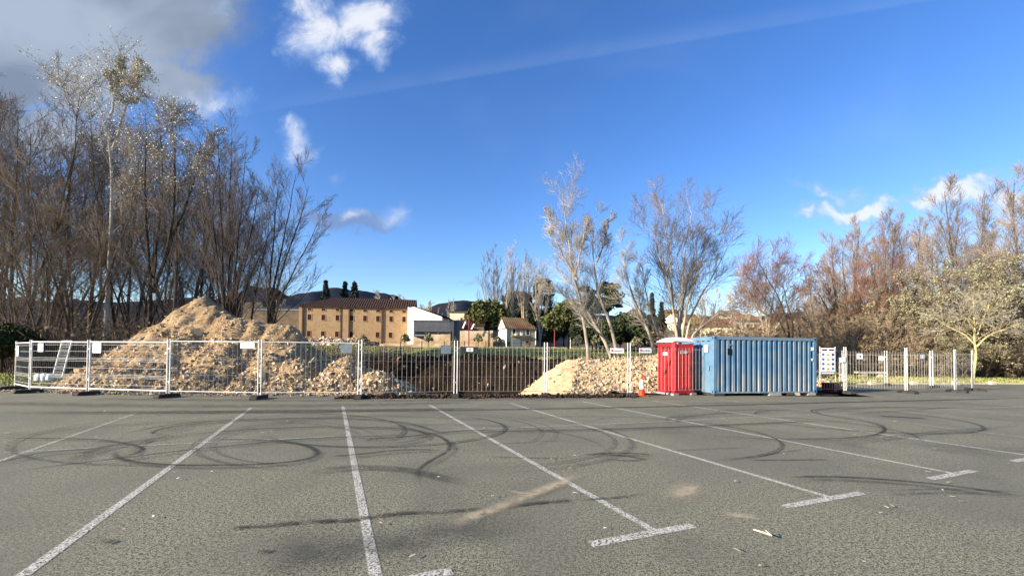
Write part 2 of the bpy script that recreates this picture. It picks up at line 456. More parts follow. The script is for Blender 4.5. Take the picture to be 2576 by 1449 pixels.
def strip_mat(name, color, color2, alpha=1.0, edge=.15, nlo=.3, nhi=.5, nscale=9.0, stretch=None, fade=0.0, rough=.9, wear=0.0):
    """thin worn layer on the asphalt: opacity from its own worn edges (UV across) and noise"""
    m = bpy.data.materials.new(name); m.use_nodes = True
    t = NT(m.node_tree); b = m.node_tree.nodes['Principled BSDF']
    tcn = t.new('ShaderNodeTexCoord')
    sp = t.new('ShaderNodeSeparateXYZ'); t.l.new(tcn.outputs['UV'], sp.inputs[0])
    acr = t.math('ABSOLUTE', t.math('SUBTRACT', sp.outputs[1], .5))
    n = t.noise(tcn.outputs['Object'], nscale, 5, .7)
    nf = t.noise(tcn.outputs['Object'], nscale * 6, 3, .7)
    nn = t.math('ADD', t.math('MULTIPLY', n, .55), t.math('MULTIPLY', nf, .45))
    e = t.mapr(acr, .5, .5 - edge)
    grit = t.noise(tcn.outputs['Object'], 42, 3, .8)
    if wear: e = t.math('MULTIPLY', e, t.mapr(grit, wear - .05, wear + .05))
    a = t.math('MULTIPLY', t.math('MULTIPLY', t.mapr(nn, nlo, nhi), e), alpha)
    if fade:
        a = t.math('MULTIPLY', a, t.math('MULTIPLY', t.mapr(sp.outputs[0], 0, fade), t.mapr(sp.outputs[0], 1, 1 - fade)))
    t.put(b.inputs['Base Color'], t.mix(t.mapr(nf, .35, .65), color, color2))
    b.inputs['Roughness'].default_value = rough
    t.l.new(a, b.inputs['Alpha'])
    return m
M['paint'] = strip_mat('worn_white_paint', (.66, .64, .55), (.40, .385, .33), .97, .16, .34, .46, 8, wear=.465)
M['paint_old'] = strip_mat('old_faint_paint', (.56, .545, .47), (.40, .39, .33), .9, .25, .36, .52, 6, wear=.48)
M['rubber'] = strip_mat('tyre_rubber_mark', (.030, .029, .025), (.042, .041, .034), .9, .5, .30, .58, 6, fade=.15)
M['rubber_faint'] = strip_mat('faint_tyre_rubber_mark', (.034, .033, .028), (.046, .045, .037), .62, .5, .32, .64, 6, fade=.25)
M['tar'] = strip_mat('bitumen_seam', (.03, .026, .022), (.05, .042, .034), .85, .4, .40, .55, 5, fade=.05)
M['sandstreak'] = strip_mat('blown_sand', (.56, .46, .30), (.42, .35, .24), .9, .5, .26, .66, 7, fade=.4)
M['stain'] = strip_mat('dark_oil_stain', (.045, .050, .050), (.055, .058, .056), .5, .5, .25, .7, 2.5, fade=.4)
M['dust'] = strip_mat('brown_dirt_film', (.13, .10, .072), (.10, .08, .06), .6, .5, .35, .62, 3, fade=.1)

# ------------------------------------------------------------------ ground
def Wmid(X): return S((X + 16) / 5) * S((30 - X) / 9)
def terrain(X, Y):
    X, Y = np.asarray(X, float), np.asarray(Y, float)
    wm = Wmid(X)
    z = 1.35 * wm * S((Y - 31) / 5.5)
    z = z + (3.0 - 1.35 * wm) * S((Y - 41) / 46)
    z = z + 11.0 * S((Y - 62) / 80) * S((X - 32) / 50)
    z = z + 3.0 * S((Y - 45) / 60) * S((-45 - X) / 25)
    pit = S((X + 12) / 1.5) * S((4.4 - X) / 1.6) * S((Y - 17.0) / .9) * S((34.5 - Y) / 3.2)
    z = z - 1.75 * pit
    bank = np.exp(-((Y - 34.6) / 1.7) ** 2) * S((X + 13) / 3) * S((14 - X) / 4)
    crest = .02 + .34 * np.exp(-((X + 4.0) / 3.0) ** 2) + .22 * (fbm(X * .6, Y * .3, 5) - .5)
    z = z + bank * crest
    rough = np.clip(pit + bank * 1.2, 0, 1)
    z = z + rough * (1.0 * (fbm(X * .9, Y * .9, 3, 5, .62) - .5) + .26 * (fbm(X * 4.3, Y * 4.3, 9, 3) - .5))
    far = S((Y - 22) / 8)
    z = z + far * (1 - rough) * .16 * (fbm(X * .35, Y * .35, 21) - .5)
    return z
def tz(X, Y): return float(terrain(np.array([X]), np.array([Y]))[0])

xs = np.concatenate([np.linspace(-420, -60, 46)[:-1], np.linspace(-60, -20, 55)[:-1], np.linspace(-20, 16, 170)[:-1], np.linspace(16, 60, 80)[:-1], np.linspace(60, 420, 46)])
ys = np.concatenate([np.linspace(-40, 15, 8)[:-1], np.linspace(15, 38, 120)[:-1], np.linspace(38, 100, 70)[:-1], np.linspace(100, 460, 40)])
GX, GY = np.meshgrid(xs, ys)
GZ = terrain(GX, GY)
on_lot = (GY < 17.2) | ((GX > 15) & (GY < 24.2))
GZ = np.where(on_lot, -0.03, GZ)
gm = MB().grid(GX, GY, GZ)

def ground_mat():
    m = bpy.data.materials.new('ground_earth_grass_gravel'); m.use_nodes = True
    t = NT(m.node_tree); b = m.node_tree.nodes['Principled BSDF']
    tcn = t.new('ShaderNodeTexCoord'); vec = tcn.outputs['Object']
    at = t.new('ShaderNodeAttribute', attribute_name='cover')
    sp = t.new('ShaderNodeSeparateColor'); t.l.new(at.outputs['Color'], sp.inputs[0])
    n1, n2, n3 = t.noise(vec, .5, 5, .65), t.noise(vec, 5, 5, .7), t.noise(vec, 30, 3, .7)
    gravel = t.mix(t.mapr(n3, .35, .65), (.13, .115, .09), (.30, .26, .19))
    gravel = t.mix(t.mapr(n1, .45, .6), gravel, (.17, .145, .10))
    soil = t.mix(t.mapr(n2, .35, .65), (.010, .0065, .0045), (.028, .018, .012))
    soil = t.mix(t.mapr(n1, .54, .68), soil, (.038, .025, .017))
    soil = t.mix(t.math('MULTIPLY', t.mapr(n3, .66, .74), .7), soil, (.12, .09, .06))
    grass = t.mix(t.mapr(n2, .35, .65), (.13, .17, .035), (.24, .27, .08))
    grass = t.mix(t.mapr(n1, .42, .62), grass, (.27, .25, .11))
    grass = t.mix(t.math('MULTIPLY', t.mapr(n3, .58, .72), .5), grass, (.05, .055, .02))
    c_ = t.mix(t.mapr(t.math('ADD', sp.outputs[0], t.math('MULTIPLY', t.math('SUBTRACT', n2, .5), .5)), .4, .6), gravel, grass)
    c_ = t.mix(t.mapr(t.math('ADD', sp.outputs[1], t.math('MULTIPLY', t.math('SUBTRACT', n2, .5), .5)), .4, .6), c_, soil)
    c_ = t.mix(t.mapr(sp.outputs[2], .3, .7), c_, t.mix(t.mapr(n2, .35, .65), (.10, .07, .045), (.055, .042, .028)))
    t.l.new(c_, b.inputs['Base Color']); b.inputs['Roughness'].default_value = .97; b.inputs['Specular IOR Level'].default_value = .1
    bn = t.new('ShaderNodeBump'); bn.inputs['Distance'].default_value = .08
    t.l.new(t.math('ADD', t.math('MULTIPLY', n2, .7), t.math('MULTIPLY', n3, .3)), bn.inputs['Height']); t.l.new(bn.outputs[0], b.inputs['Normal'])
    return m
M['ground'] = ground_mat()
ground = gm.build('ground', M['ground'], smooth=True, kind='structure')
fx, fy = GX.ravel(), GY.ravel()
pitm = S((fx + 13) / 1.5) * S((12 - fx) / 3) * S((fy - 16.9) / .4) * S((35.9 + .8 * fbm(fx * .3, fy * 0, 4) - fy) / .8)
pitm = np.maximum(pitm, S((fx + 13) / 2) * S((30 - fx) / 3) * S((fy - 31) / 1) * S((35.9 + fbm(fx * .4, fy * 0, 8) - fy) / 1.0) * .9)
gr = np.maximum(S((fy - 34) / 1.5) * 1.0, .75 * S((-20 - fx) / 3) * S((fy - 18.5) / 2))
gr = np.maximum(gr, .62 * S((fx - 16) / 3) * S((fy - 24.8) / 2) * (1 - S((fy - 32) / 2)) )
sc_ = np.maximum(S((fx - 30) / 6) * S((fy - 36) / 5), S((-14 - fx) / 5) * S((fy - 25) / 4))
sc_ = np.maximum(sc_, S((fx - 14) / 5) * S((fy - 40) / 8))
colr = np.stack([gr, pitm, sc_, np.ones_like(gr)], -1).astype(np.float32)
ca = ground.data.color_attributes.new('cover', 'FLOAT_COLOR', 'POINT')
ca.data.foreach_set('color', colr.ravel())

lot = MB()
edge = [(-90, 15.6), (-30, 17.2), (-21, 16.9), (-15.5, 16.2), (-8, 15.9), (-2, 16.5), (4.4, 17.3), (9, 20), (14, 22), (18.5, 24.9), (21.8, 25.5), (30.4, 26.7), (60, 31), (110, 38)]
ex = np.array([e[0] for e in edge]); ey = np.array([e[1] for e in edge])
lx = np.linspace(-90, 110, 500)
ly = np.interp(lx, ex, ey) + .18 * (fbm(lx * .9, lx * 0, 2, 4) - .5)
rows = np.linspace(0, 1, 6)
LX = np.repeat(lx[None], 6, 0); LY = -25 + (ly[None] + 25) * rows[:, None] ** .6
lot.grid(LX, LY, np.zeros_like(LX))
lot.build('car_park', M['asphalt'], kind='structure')

# ------------------------------------------------------------------ markings on the asphalt
def strip(name, pts, width, m, z=.004, w2=None, sub=6, label=None):
    P = np.array([(p[0], p[1]) for p in pts], float)
    if len(P) > 2:                                         # smooth the path
        t0 = np.concatenate([[0], np.cumsum(np.linalg.norm(np.diff(P, axis=0), axis=1))])
        tt = np.linspace(0, t0[-1], (len(P) - 1) * sub + 1)
        Q = np.stack([np.interp(tt, t0, P[:, 0]), np.interp(tt, t0, P[:, 1])], 1)
        for _ in range(int(sub * 1.2)):
            Q[1:-1] = .25 * Q[:-2] + .5 * Q[1:-1] + .25 * Q[2:]
        P = Q
    else:
        tt = np.linspace(0, 1, 12)[:, None]
        P = P[0] * (1 - tt) + P[1] * tt
    T = np.gradient(P, axis=0); T /= np.linalg.norm(T, axis=1, keepdims=True) + 1e-9
    Nn = np.stack([-T[:, 1], T[:, 0]], 1)
    ww = np.linspace(width, w2 if w2 is not None else width, len(P))[:, None] / 2
    a, b = P + Nn * ww, P - Nn * ww
    n = len(P)
    V = np.concatenate([np.c_[a, np.full(n, z)], np.c_[b, np.full(n, z)]])
    F = np.array([(i, n + i, n + i + 1, i + 1) for i in range(n - 1)])
    mb = MB().add(V, F)
    o = mb.build(name, m, kind='structure')
    uvl = o.data.uv_layers.new(name='UVMap')
    tpar = np.linspace(0, 1, n)
    uvv = np.zeros((len(o.data.loops), 2), np.float32)
    vi = np.zeros(len(o.data.loops), np.int32); o.data.loops.foreach_get('vertex_index', vi)
    uvv[:, 0] = tpar[vi % n]; uvv[:, 1] = (vi >= n)
    uvl.data.foreach_set('uv', uvv.ravel())
    return o
LINES = [((-300, 1265), (350, 1037)), ((55, 1449), (632, 1026)), ((950, 1475), (863, 1022)), ((1650, 1337), (1080, 1018)), ((2085, 1250), (1283, 1014)), ((2395, 1190), (1465, 1010)),
         ((2620, 1150), (1640, 1008)), ((2640, 1108), (1803, 1004.7)), ((2640, 1072), (1977, 1006)), ((2640, 1052), (2200, 1010)), ((2640, 1026), (2324, 1006))]
for i, (a, b) in enumerate(LINES):
    strip('parking_line', [G(*a), G(*b)], .105, M['paint'] if i not in (0, 7, 8, 9, 10) else M['paint_old'])
strip('parking_line', [G(-20, 1141), G(300, 1123), G(600, 1110), G(841, 1098)], .075, M['paint_old'], .006)
strip('parking_line', [G(1150, 1082), G(1500, 1068), G(1993, 1044.8), G(2290, 1033), G(2640, 1020)], .085, M['paint_old'], .006)
strip('parking_line', [G(1100, 1017), G(1900, 1008.5)], .08, M['paint_old'], .006)
for a, b in (((1485, 1370), (1743, 1322)), ((1972, 1275), (2168, 1240)), ((2340, 1205), (2450, 1184)), ((2549, 1161), (2650, 1144)), ((830, 1497), (1137, 1437))):
    strip('parking_line', [G(*a), G(*b)], .13, M['paint'], .006)
Z3 = lambda x, y: ((2200 + x / 2.2036) * .76462, (1280 + y / 2.2036) * .76462)
Z2 = lambda x, y: ((1000 + x / 2.1467) * .76462, (1280 + y / 2.1467) * .76462)
Z1 = lambda x, y: ((x / 2.3418) * .76462, (1280 + y / 2.3418) * .76462)
MARKS = [
    ('rubber', .26, [(-60, 1044), (400, 1040), (860, 1035), (1300, 1030), (1700, 1022), (2200, 1010), (2640, 1000)]),
    ('rubber_faint', .5, [(-60, 1038), (400, 1036), (860, 1031), (1300, 1026)]),
    ('rubber', .17, [Z1(900, 370), Z1(1050, 315), Z1(1400, 260), Z1(1900, 230), Z1(2576, 222), Z2(500, 215), Z2(760, 240), Z2(930, 300), Z2(1080, 330)]),
    ('rubber', .15, [Z1(1170, 355), Z1(1165, 325), Z1(1350, 280), Z1(1600, 258)]),
    ('rubber', .17, [Z1(1170, 365), Z1(1500, 345), Z1(1900, 310), Z1(2400, 290), Z2(200, 265), Z2(500, 270), Z2(780, 285), Z2(960, 330), Z2(1035, 390), Z2(1020, 440), Z2(860, 520), Z2(790, 570), Z2(800, 640), Z2(850, 700)]),
    ('rubber', .14, [Z1(-60, 672), Z1(300, 605), Z1(700, 560), Z1(1100, 510), Z1(1500, 462), Z1(1900, 425), Z1(2300, 385), Z2(100, 345), Z2(600, 330), Z2(900, 310)]),
    ('rubber', .2, [Z1(1500, 385), Z1(1900, 390), Z1(2250, 405), Z1(2430, 460), Z1(2450, 520), Z1(2300, 560), Z1(1900, 585), Z1(1400, 590), Z1(1000, 565), Z1(870, 520), Z1(860, 480), Z1(1000, 450)]),
    ('rubber', .14, [Z1(-60, 380), Z1(400, 378), Z1(800, 390), Z1(1000, 425), Z1(1110, 450), Z1(1080, 490), Z1(900, 530), Z1(760, 560)]),
    ('rubber_faint', .3, [Z1(470, 570), Z1(600, 520), Z1(700, 470), Z1(1000, 405), Z1(1500, 345)]),
    ('rubber', .14, [Z1(-60, 580), Z1(300, 485), Z1(700, 465), Z1(900, 430)]),
    ('rubber', .22, [Z2(1000, 320), Z2(1300, 300), Z2(1700, 292), Z2(2100, 284), Z2(2576, 270), Z3(500, 255), Z3(1000, 235), Z3(1200, 232)]),
    ('rubber', .18, [Z2(430, 380), Z2(440, 350), Z2(700, 340), Z2(900, 315), Z2(1150, 290), Z2(1400, 290)]),
    ('rubber_faint', .16, [Z2(430, 380), Z2(600, 390), Z2(750, 370), Z2(900, 330), Z2(700, 260), Z2(500, 275)]),
    ('rubber', .16, [Z2(150, 480), Z2(400, 460), Z2(600, 435), Z2(850, 425), Z2(1000, 440)]),
    ('rubber_faint', .25, [Z2(-60, 620), Z2(100, 570), Z2(350, 545), Z2(560, 550), Z2(760, 570), Z2(1000, 630), Z2(1200, 670)]),
    ('rubber_faint', .16, [Z2(1250, 400), Z2(1500, 380), Z2(1900, 362)]),
    ('rubber_faint', .18, [Z2(1260, 478), Z2(1600, 490), Z2(1900, 490)]),
    ('rubber', .20, [Z2(1960, 470), Z2(2150, 450), Z2(2350, 455), Z2(2480, 470)]), ('rubber', .16, [Z2(2080, 462), Z2(2250, 470), Z2(2420, 500)]),
    ('rubber_faint', .22, [Z2(2100, 490), Z2(2300, 515), Z2(2450, 490)]),
    ('rubber', .12, [Z2(2080, 214), Z2(2140, 205), Z2(2200, 214)]),
    ('rubber', .15, [Z3(-60, 215), Z3(350, 180), Z3(480, 172)]),
    ('rubber', .14, [Z3(330, 165), Z3(360, 155), Z3(600, 150), Z3(740, 148)]),
    ('rubber', .14, [Z3(640, 190), Z3(610, 178), Z3(680, 155), Z3(900, 150)]),
    ('rubber', .15, [Z3(100, 320), Z3(400, 352), Z3(900, 366), Z3(1250, 360), Z3(1450, 345), Z3(1570, 310), Z3(1570, 265), Z3(1400, 222), Z3(1100, 190), Z3(1000, 155), Z3(1250, 132), Z3(1700, 130), Z3(2050, 130)]),
    ('rubber_faint', .14, [Z3(1150, 405), Z3(1450, 370), Z3(1900, 310), Z3(2100, 295), Z3(2576, 265)]),
    ('rubber_faint', .14, [Z3(380, 520), Z3(700, 480), Z3(1050, 430)]),
    ('rubber', .2, [Z3(850, 650), Z3(960, 635), Z3(1300, 640), Z3(1700, 668), Z3(2100, 708), Z3(2640, 790)]),
    ('rubber_faint', .14, [Z3(1500, 745), Z3(1900, 725), Z3(2300, 735), Z3(2640, 760)]),
    ('rubber', .4, [Z3(1500, 195), Z3(1700, 205), Z3(1880, 217)]),
    ('rubber', .14, [Z3(1190, 155), Z3(1400, 135), Z3(1900, 135), Z3(2500, 150)]),
    ('rubber', .14, [Z3(1300, 175), Z3(1450, 172), Z3(1800, 150), Z3(2100, 130)]),
    ('rubber', .12, [Z3(560, 518), Z3(800, 518), Z3(1180, 514)]),
    ('rubber_faint', .14, [Z3(-60, 452), Z3(250, 440), Z3(600, 425)]),
    ('rubber', .15, [Z3(-100, 112), Z3(500, 100), Z3(1300, 95), Z3(2000, 80), Z3(2640, 66)]),
    ('tar', .13, [Z2(80, 945), Z2(330, 935), Z2(450, 912), Z2(700, 880), Z2(900, 880), Z2(1080, 862), Z2(1300, 852), Z2(1500, 825), Z2(1740, 800), Z2(1900, 790)]),
    ('tar', .05, [Z2(1900, 790), Z2(2200, 775), Z2(2400, 740)]),
    ('tar', .12, [Z1(1780, 1080), Z1(1930, 1068), Z1(2080, 1058), Z1(2300, 1035), Z1(2576, 1020)]),
    ('tar', .09, [Z1(1980, 1265), Z1(2080, 1255)]), ('tar', .1, [Z1(690, 1185), Z1(800, 1180), Z1(870, 1190)]),
    ('stain', .8, [Z2(-250, 1200), Z2(200, 1130), Z2(600, 1100), Z2(1000, 1020), Z2(1500, 960), Z2(1750, 935)]),
    ('stain', 1.2, [Z2(-400, 1250), Z2(100, 1160), Z2(500, 1120)]),
    ('sandstreak', .30, [Z2(1330, 870), Z2(1480, 800), Z2(1600, 750), Z2(1800, 680), Z2(1990, 590)]),
    ('sandstreak', .30, [Z2(1000, 1000), Z2(1200, 900), Z2(1400, 840), Z2(1560, 790)]),
    ('sandstreak', .1, [Z2(1430, 720), Z2(1560, 750), Z2(1660, 730)]),
    ('sandstreak', .5, [Z3(20, 820), Z3(130, 740), Z3(200, 700), Z3(260, 690)]),
    ('sandstreak', .25, [Z3(350, 920), Z3(600, 930), Z3(760, 960)]),
    ('dust', 1.3, [(-80, 1012), (300, 1022), (700, 1022), (1200, 1014)]),
    ('dust', 1.0, [(200, 1003), (700, 1008), (1100, 1008), (1500, 1003)]),
]
EXTRA = []
for k_, wd_, pts_ in MARKS:
    if k_.startswith('rub') and len(pts_) > 3:
        EXTRA.append(('rubber_faint', wd_ * .8, [(p_[0] + 4 + 9 * math.sin(i_ * .9), p_[1] + (p_[1] - 985) * .045) for i_, p_ in enumerate(pts_)]))
MARKS = [(k_, wd_ * (.62 if k_.startswith('rub') and wd_ < .24 else 1), p_) for k_, wd_, p_ in MARKS] + EXTRA
MARKS = [(k_, w_, [G(*p) for p in pts_]) for k_, w_, pts_ in MARKS]
rd = random.Random(21)
for (cu, cv), R_, nn_ in (((430, 1105), 2.3, 4), ((520, 1085), 3.4, 3), ((980, 1085), 2.6, 4), ((1090, 1120), 2.0, 3), ((820, 1130), 3.0, 3), ((2190, 1060), 2.8, 3), ((2300, 1045), 3.6, 2), ((1950, 1075), 2.4, 2), ((1560, 1080), 3.0, 1), ((760, 1180), 2.2, 2)):
    c0 = G(cu, cv)
    for q_ in range(nn_):
        a0, sp_, r_ = rd.uniform(0, 6.28), rd.uniform(1.6, 4.6), R_ * rd.uniform(.72, 1.25)
        ox, oy, gr_ = rd.uniform(-.7, .7), rd.uniform(-.7, .7), rd.uniform(-.18, .25)
        for dr__ in (0, .22) if q_ % 2 else (0,):
            arc = [(c0[0] + ox + (r_ + dr__) * (1 + gr_ * t_) * math.cos(a0 + sp_ * t_) * 1.25, c0[1] + oy + (r_ + dr__) * (1 + gr_ * t_) * math.sin(a0 + sp_ * t_)) for t_ in [j / 22 for j in range(23)]]
            if min(p_[1] for p_ in arc) > 5.2 and max(p_[1] for p_ in arc) < 14.0: MARKS.append(('rubber_faint' if q_ else 'rubber', rd.uniform(.07, .13), arc))
for i, (k, wd, pts) in enumerate(MARKS):
    strip('tyre_mark' if k.startswith('rub') else {'tar': 'bitumen_seam', 'stain': 'oil_stain', 'sandstreak': 'sand_streak', 'dust': 'dirt_film'}[k], pts, wd, M[k], .008 + .0002 * i)

# ------------------------------------------------------------------ rocks and heaps
ICO_V = np.array([(0, 0, 1), (.894, 0, .447), (.276, .851, .447), (-.724, .526, .447), (-.724, -.526, .447), (.276, -.851, .447), (.724, .526, -.447), (-.276, .851, -.447), (-.894, 0, -.447), (-.276, -.851, -.447), (.724, -.526, -.447), (0, 0, -1)])
ICO_F = np.array([(0, 1, 2), (0, 2, 3), (0, 3, 4), (0, 4, 5), (0, 5, 1), (1, 6, 2), (2, 7, 3), (3, 8, 4), (4, 9, 5), (5, 10, 1), (6, 7, 2), (7, 8, 3), (8, 9, 4), (9, 10, 5), (10, 6, 1), (11, 7, 6), (11, 8, 7), (11, 9, 8), (11, 10, 9), (11, 6, 10)])
CUBE_V = np.array([(x, y, z) for z in (-.7, .7) for y in (-.7, .7) for x in (-.7, .7)])
CUBE_F = np.array([(0, 2, 3, 1), (4, 5, 7, 6), (0, 1, 5, 4), (2, 6, 7, 3), (0, 4, 6, 2), (1, 3, 7, 5)])
def rand_rot(n, rng):
    q = rng.normal(size=(n, 4)); q /= np.linalg.norm(q, axis=1, keepdims=True)
    a, b, c_, d = q.T
    return np.stack([1 - 2 * (c_ * c_ + d * d), 2 * (b * c_ - a * d), 2 * (b * d + a * c_), 2 * (b * c_ + a * d), 1 - 2 * (b * b + d * d), 2 * (c_ * d - a * b), 2 * (b * d - a * c_), 2 * (c_ * d + a * b), 1 - 2 * (b * b + c_ * c_)], -1).reshape(n, 3, 3)
def rocks(mb, C, size, rng, cube=.82):
    """broken stones: jittered lumps with flat faces"""
    n = len(C)
    isc = rng.random(n) < cube
    for sel, BV, BF in ((isc, CUBE_V, CUBE_F), (~isc, ICO_V, ICO_F)):
        k = int(sel.sum())
        if not k: continue
        V = BV[None] * (1 + rng.normal(0, .3, (k, len(BV), 1))) + rng.normal(0, .08, (k, len(BV), 3))
        V = V * rng.uniform(.35, 1.3, (k, 1, 3))
        V = np.einsum('nij,nkj->nki', rand_rot(k, rng), V) * size[sel][:, None, None] + C[sel][:, None, :]
        F = (np.arange(k)[:, None, None] * len(BV) + BF[None]).reshape(-1, BF.shape[1])
        mb.add(V.reshape(-1, 3), F)

P1 = [(-15.8, 21.8, 4.5, .84), (-14.8, 21.2, 3.75, .85), (-13.2, 20.3, 3.35, .84), (-14.8, 19.3, 2.75, .82), (-12.3, 20.3, 3.15, .84), (-11.5, 20.3, 2.95, .82), (-10.8, 20.4, 2.5, .84), (-10.1, 20.4, 1.95, .84), (-12.6, 18.8, 2.2, .8), (-9.2, 18.2, 1.5, .8), (-7.3, 18.5, 1.62, .8), (-5.7, 17.7, .95, .6), (-10.4, 18.4, 1.7, .8), (-17.2, 18.6, 1.0, .7)]
def pile1(X, Y, nz=True):
    wx = X + .5 * (fbm(X * .7, Y * .7, 31) - .5); wy = Y + .5 * (fbm(X * .7, Y * .7, 37) - .5)
    h = np.full(np.shape(X), -1.0)
    for a, b, c_, s_ in P1:
        h = np.maximum(h, c_ - s_ * np.sqrt((wx - a) ** 2 + (wy - b) ** 2 + .05))
    for (ax, ay, ah), (bx, by, bh) in (((-15.6, 21.6, 4.2), (-13.6, 20.5, 3.45)), ((-13.6, 20.5, 3.45), (-10.9, 20.4, 2.95)), ((-10.9, 20.4, 2.95), (-9.5, 20.2, 1.6))):
        t = np.clip(((wx - ax) * (bx - ax) + (wy - ay) * (by - ay)) / ((bx - ax) ** 2 + (by - ay) ** 2), 0, 1)
        h = np.maximum(h, ah + (bh - ah) * t - .83 * np.sqrt((wx - ax - t * (bx - ax)) ** 2 + (wy - ay - t * (by - ay)) ** 2 + .04))
    if nz: h = h + (.42 * (fbm(X * 1.0, Y * .8, 41, 5, .62) - .5) + .30 * (fbm(X * 3.0, Y * 1.6, 43, 4, .6) - .5)) * np.clip(h + .6, 0, 1)
    return h
R2 = ((2.7, 20.0, 1.55), (9.6, 20.6, 1.72))
def pile2(X, Y, nz=True):
    wx = X + .5 * (fbm(X * .8, Y * .8, 51) - .5); wy = Y + .5 * (fbm(X * .8, Y * .8, 57) - .5)
    (ax, ay, ah), (bx, by, bh) = R2
    t = np.clip(((wx - ax) * (bx - ax) + (wy - ay) * (by - ay)) / ((bx - ax) ** 2 + (by - ay) ** 2), 0, 1)
    d = np.sqrt((wx - ax - t * (bx - ax)) ** 2 + (wy - ay - t * (by - ay)) ** 2 + .03)
    h = ah + (bh - ah) * t + .16 * (fbm(X * .9, Y * 0, 61) - .5) - .80 * d
    if nz: h = h + .22 * (fbm(X * 1.8, Y * 1.8, 71, 5, .62) - .5) * np.clip(h + .6, 0, 1)
    return h
def heap(fn, x0, x1, y0, y1, label, n_rocks, n_stones, seed, sizes, bias, m, smooth_zone=None):
    rng = np.random.default_rng(seed)
    X, Y = np.meshgrid(np.arange(x0, x1, .09), np.arange(y0, y1, .09))
    H = fn(X, Y) + .05 * (fbm(X * 7, Y * 7, seed, 3) - .5)
    low = terrain(X, Y)
    H = np.maximum(H, -.25 + np.minimum(low, 0))
    org = ((x0 + x1) / 2, (y0 + y1) / 2, 0.0)
    t = thing('rubble_pile', label, 'rubble pile', org)
    MB().grid(X, Y, H).build('earth', m, t, org, smooth=True)
    n = n_rocks * 3
    px_, py_ = rng.uniform(x0, x1, n), rng.uniform(y0, y1, n)
    h = fn(px_, py_)
    base = np.maximum(terrain(px_, py_), -2) - .02
    keep = (h > base - .02) & (py_ < 24) & (rng.random(n) < bias(px_, py_, h))
    px_, py_, h = px_[keep][:n_rocks], py_[keep][:n_rocks], h[keep][:n_rocks]
    sz = sizes[0] * (1 + (sizes[1] / sizes[0] - 1) * rng.random(len(px_)) ** 4.5)
    sz *= np.clip(1.35 - h / 5, .7, 1.4)
    C = np.stack([px_, py_, h + sz * .12], -1)
    mb = MB(); rocks(mb, C, sz, rng, .85)
    mb.build('rubble', M['stone'], t, org, kind='stuff')
    # the largest stones one by one
    protos = []
    for k in range(7):
        q = MB(); rocks(q, np.zeros((1, 3)), np.array([1.0]), rng, .55)
        me = q.mesh('stone'); me.materials.append(M['stone_single']); protos.append(me)
    k = 0
    while k < n_stones:
        x, y = rng.uniform(x0, x1), rng.uniform(y0, y1)
        hh = float(fn(np.array([x]), np.array([y]))[0])
        if hh < 0.02 or y > 21.5 or rng.random() > float(bias(np.array([x]), np.array([y]), np.array([hh]))[0]): continue
        s_ = .05 + .11 * rng.random() ** 2
        o = bpy.data.objects.new('stone', protos[k % 7]); COL.objects.link(o); o.parent = t
        o.location = (x - org[0], y - org[1], hh + s_ * .25)
        o.rotation_euler = tuple(rng.uniform(0, 6.28, 3)); o.scale = tuple(s_ * rng.uniform(.7, 1.2, 3))
        k += 1
    return t
def stone_single():
    m = mat('tan_broken_block', (.58, .44, .27), (.42, .30, .17), 1.4, .9, .02, 4)
    t = NT(m.node_tree); b = m.node_tree.nodes['Principled BSDF']
    src = b.inputs['Base Color'].links[0].from_socket
    oi = t.new('ShaderNodeObjectInfo'); h = t.new('ShaderNodeHueSaturation')
    t.l.new(src, h.inputs['Color']); t.put(h.inputs['Value'], t.mapr(oi.outputs['Random'], 0, 1, .6, 1.25, False)); t.l.new(h.outputs[0], b.inputs['Base Color'])
    return m
M['stone_single'] = stone_single()
def bias1(x, y, h):
    sm = np.clip((fbm(x * .55 + h * .8, y * .55, 81) - .42) * 5, .10, 1)
    low = np.clip(1.2 - h / 2.2, 0, 1)
    return np.clip(np.maximum(sm, low) * np.where(x < -15.2 - (4 - h) * .25, .6, 1), .30, 1)
def bias2(x, y, h):
    return np.where(x + .25 * (y - 19) < 2.2 + h * .8 - .4 * (fbm(x, y, 3) - .5), .10, 1.0)
heap(pile1, -21.8, -3.2, 15.6, 27.5, 'tall tan heap of broken stone and earth behind the left fence panels', 20000, 230, 11, (.014, .085), bias1, M['tan'])
heap(pile2, -.6, 12.6, 17.5, 23.6, 'low pale ridge of stone and sand beside the red toilet', 13500, 110, 12, (.014, .075), bias2, M['sand'])

# soil clods on the banks of the pit and the dark ridge of spoil under the fence
rng = np.random.default_rng(5)
n = 6500
cx_, cy_ = rng.uniform(-12, 13, n), rng.uniform(17.2, 37.0, n)
kp = (cx_ < 4.5) | (cy_ > 27)
cx_, cy_ = cx_[kp], cy_[kp]
sz = .03 + .14 * rng.random(len(cx_)) ** 5
mb = MB(); rocks(mb, np.stack([cx_, cy_, terrain(cx_, cy_) + sz * .1], -1), sz, rng, .75)
mb.build('clods', M['clod'], kind='stuff', label='dark soil clods and small stones on the sides of the pit')
n = 110
cx_, cy_ = rng.uniform(-10, 4, n), rng.uniform(24, 36, n)
sz = .05 + .13 * rng.random(n) ** 3
mb = MB(); rocks(mb, np.stack([cx_, cy_, terrain(cx_, cy_) + sz * .3], -1), sz, rng, .4)
mb.build('rubble', M['stone'], kind='stuff', label='pale stones scattered over the dark earth of the pit')
a, b = G(842, 1003.5), G(1600, 1000)
n = 4000
t_ = rng.random(n); off = rng.normal(0, 1, n)
hgt = .05 + .09 * fbm(t_ * 30, t_ * 0, 8, 3)
wdt = .16 + .10 * fbm(t_ * 20, t_ * 0, 18, 2)
ends = S(t_ / .06) * S((1 - t_) / .05)
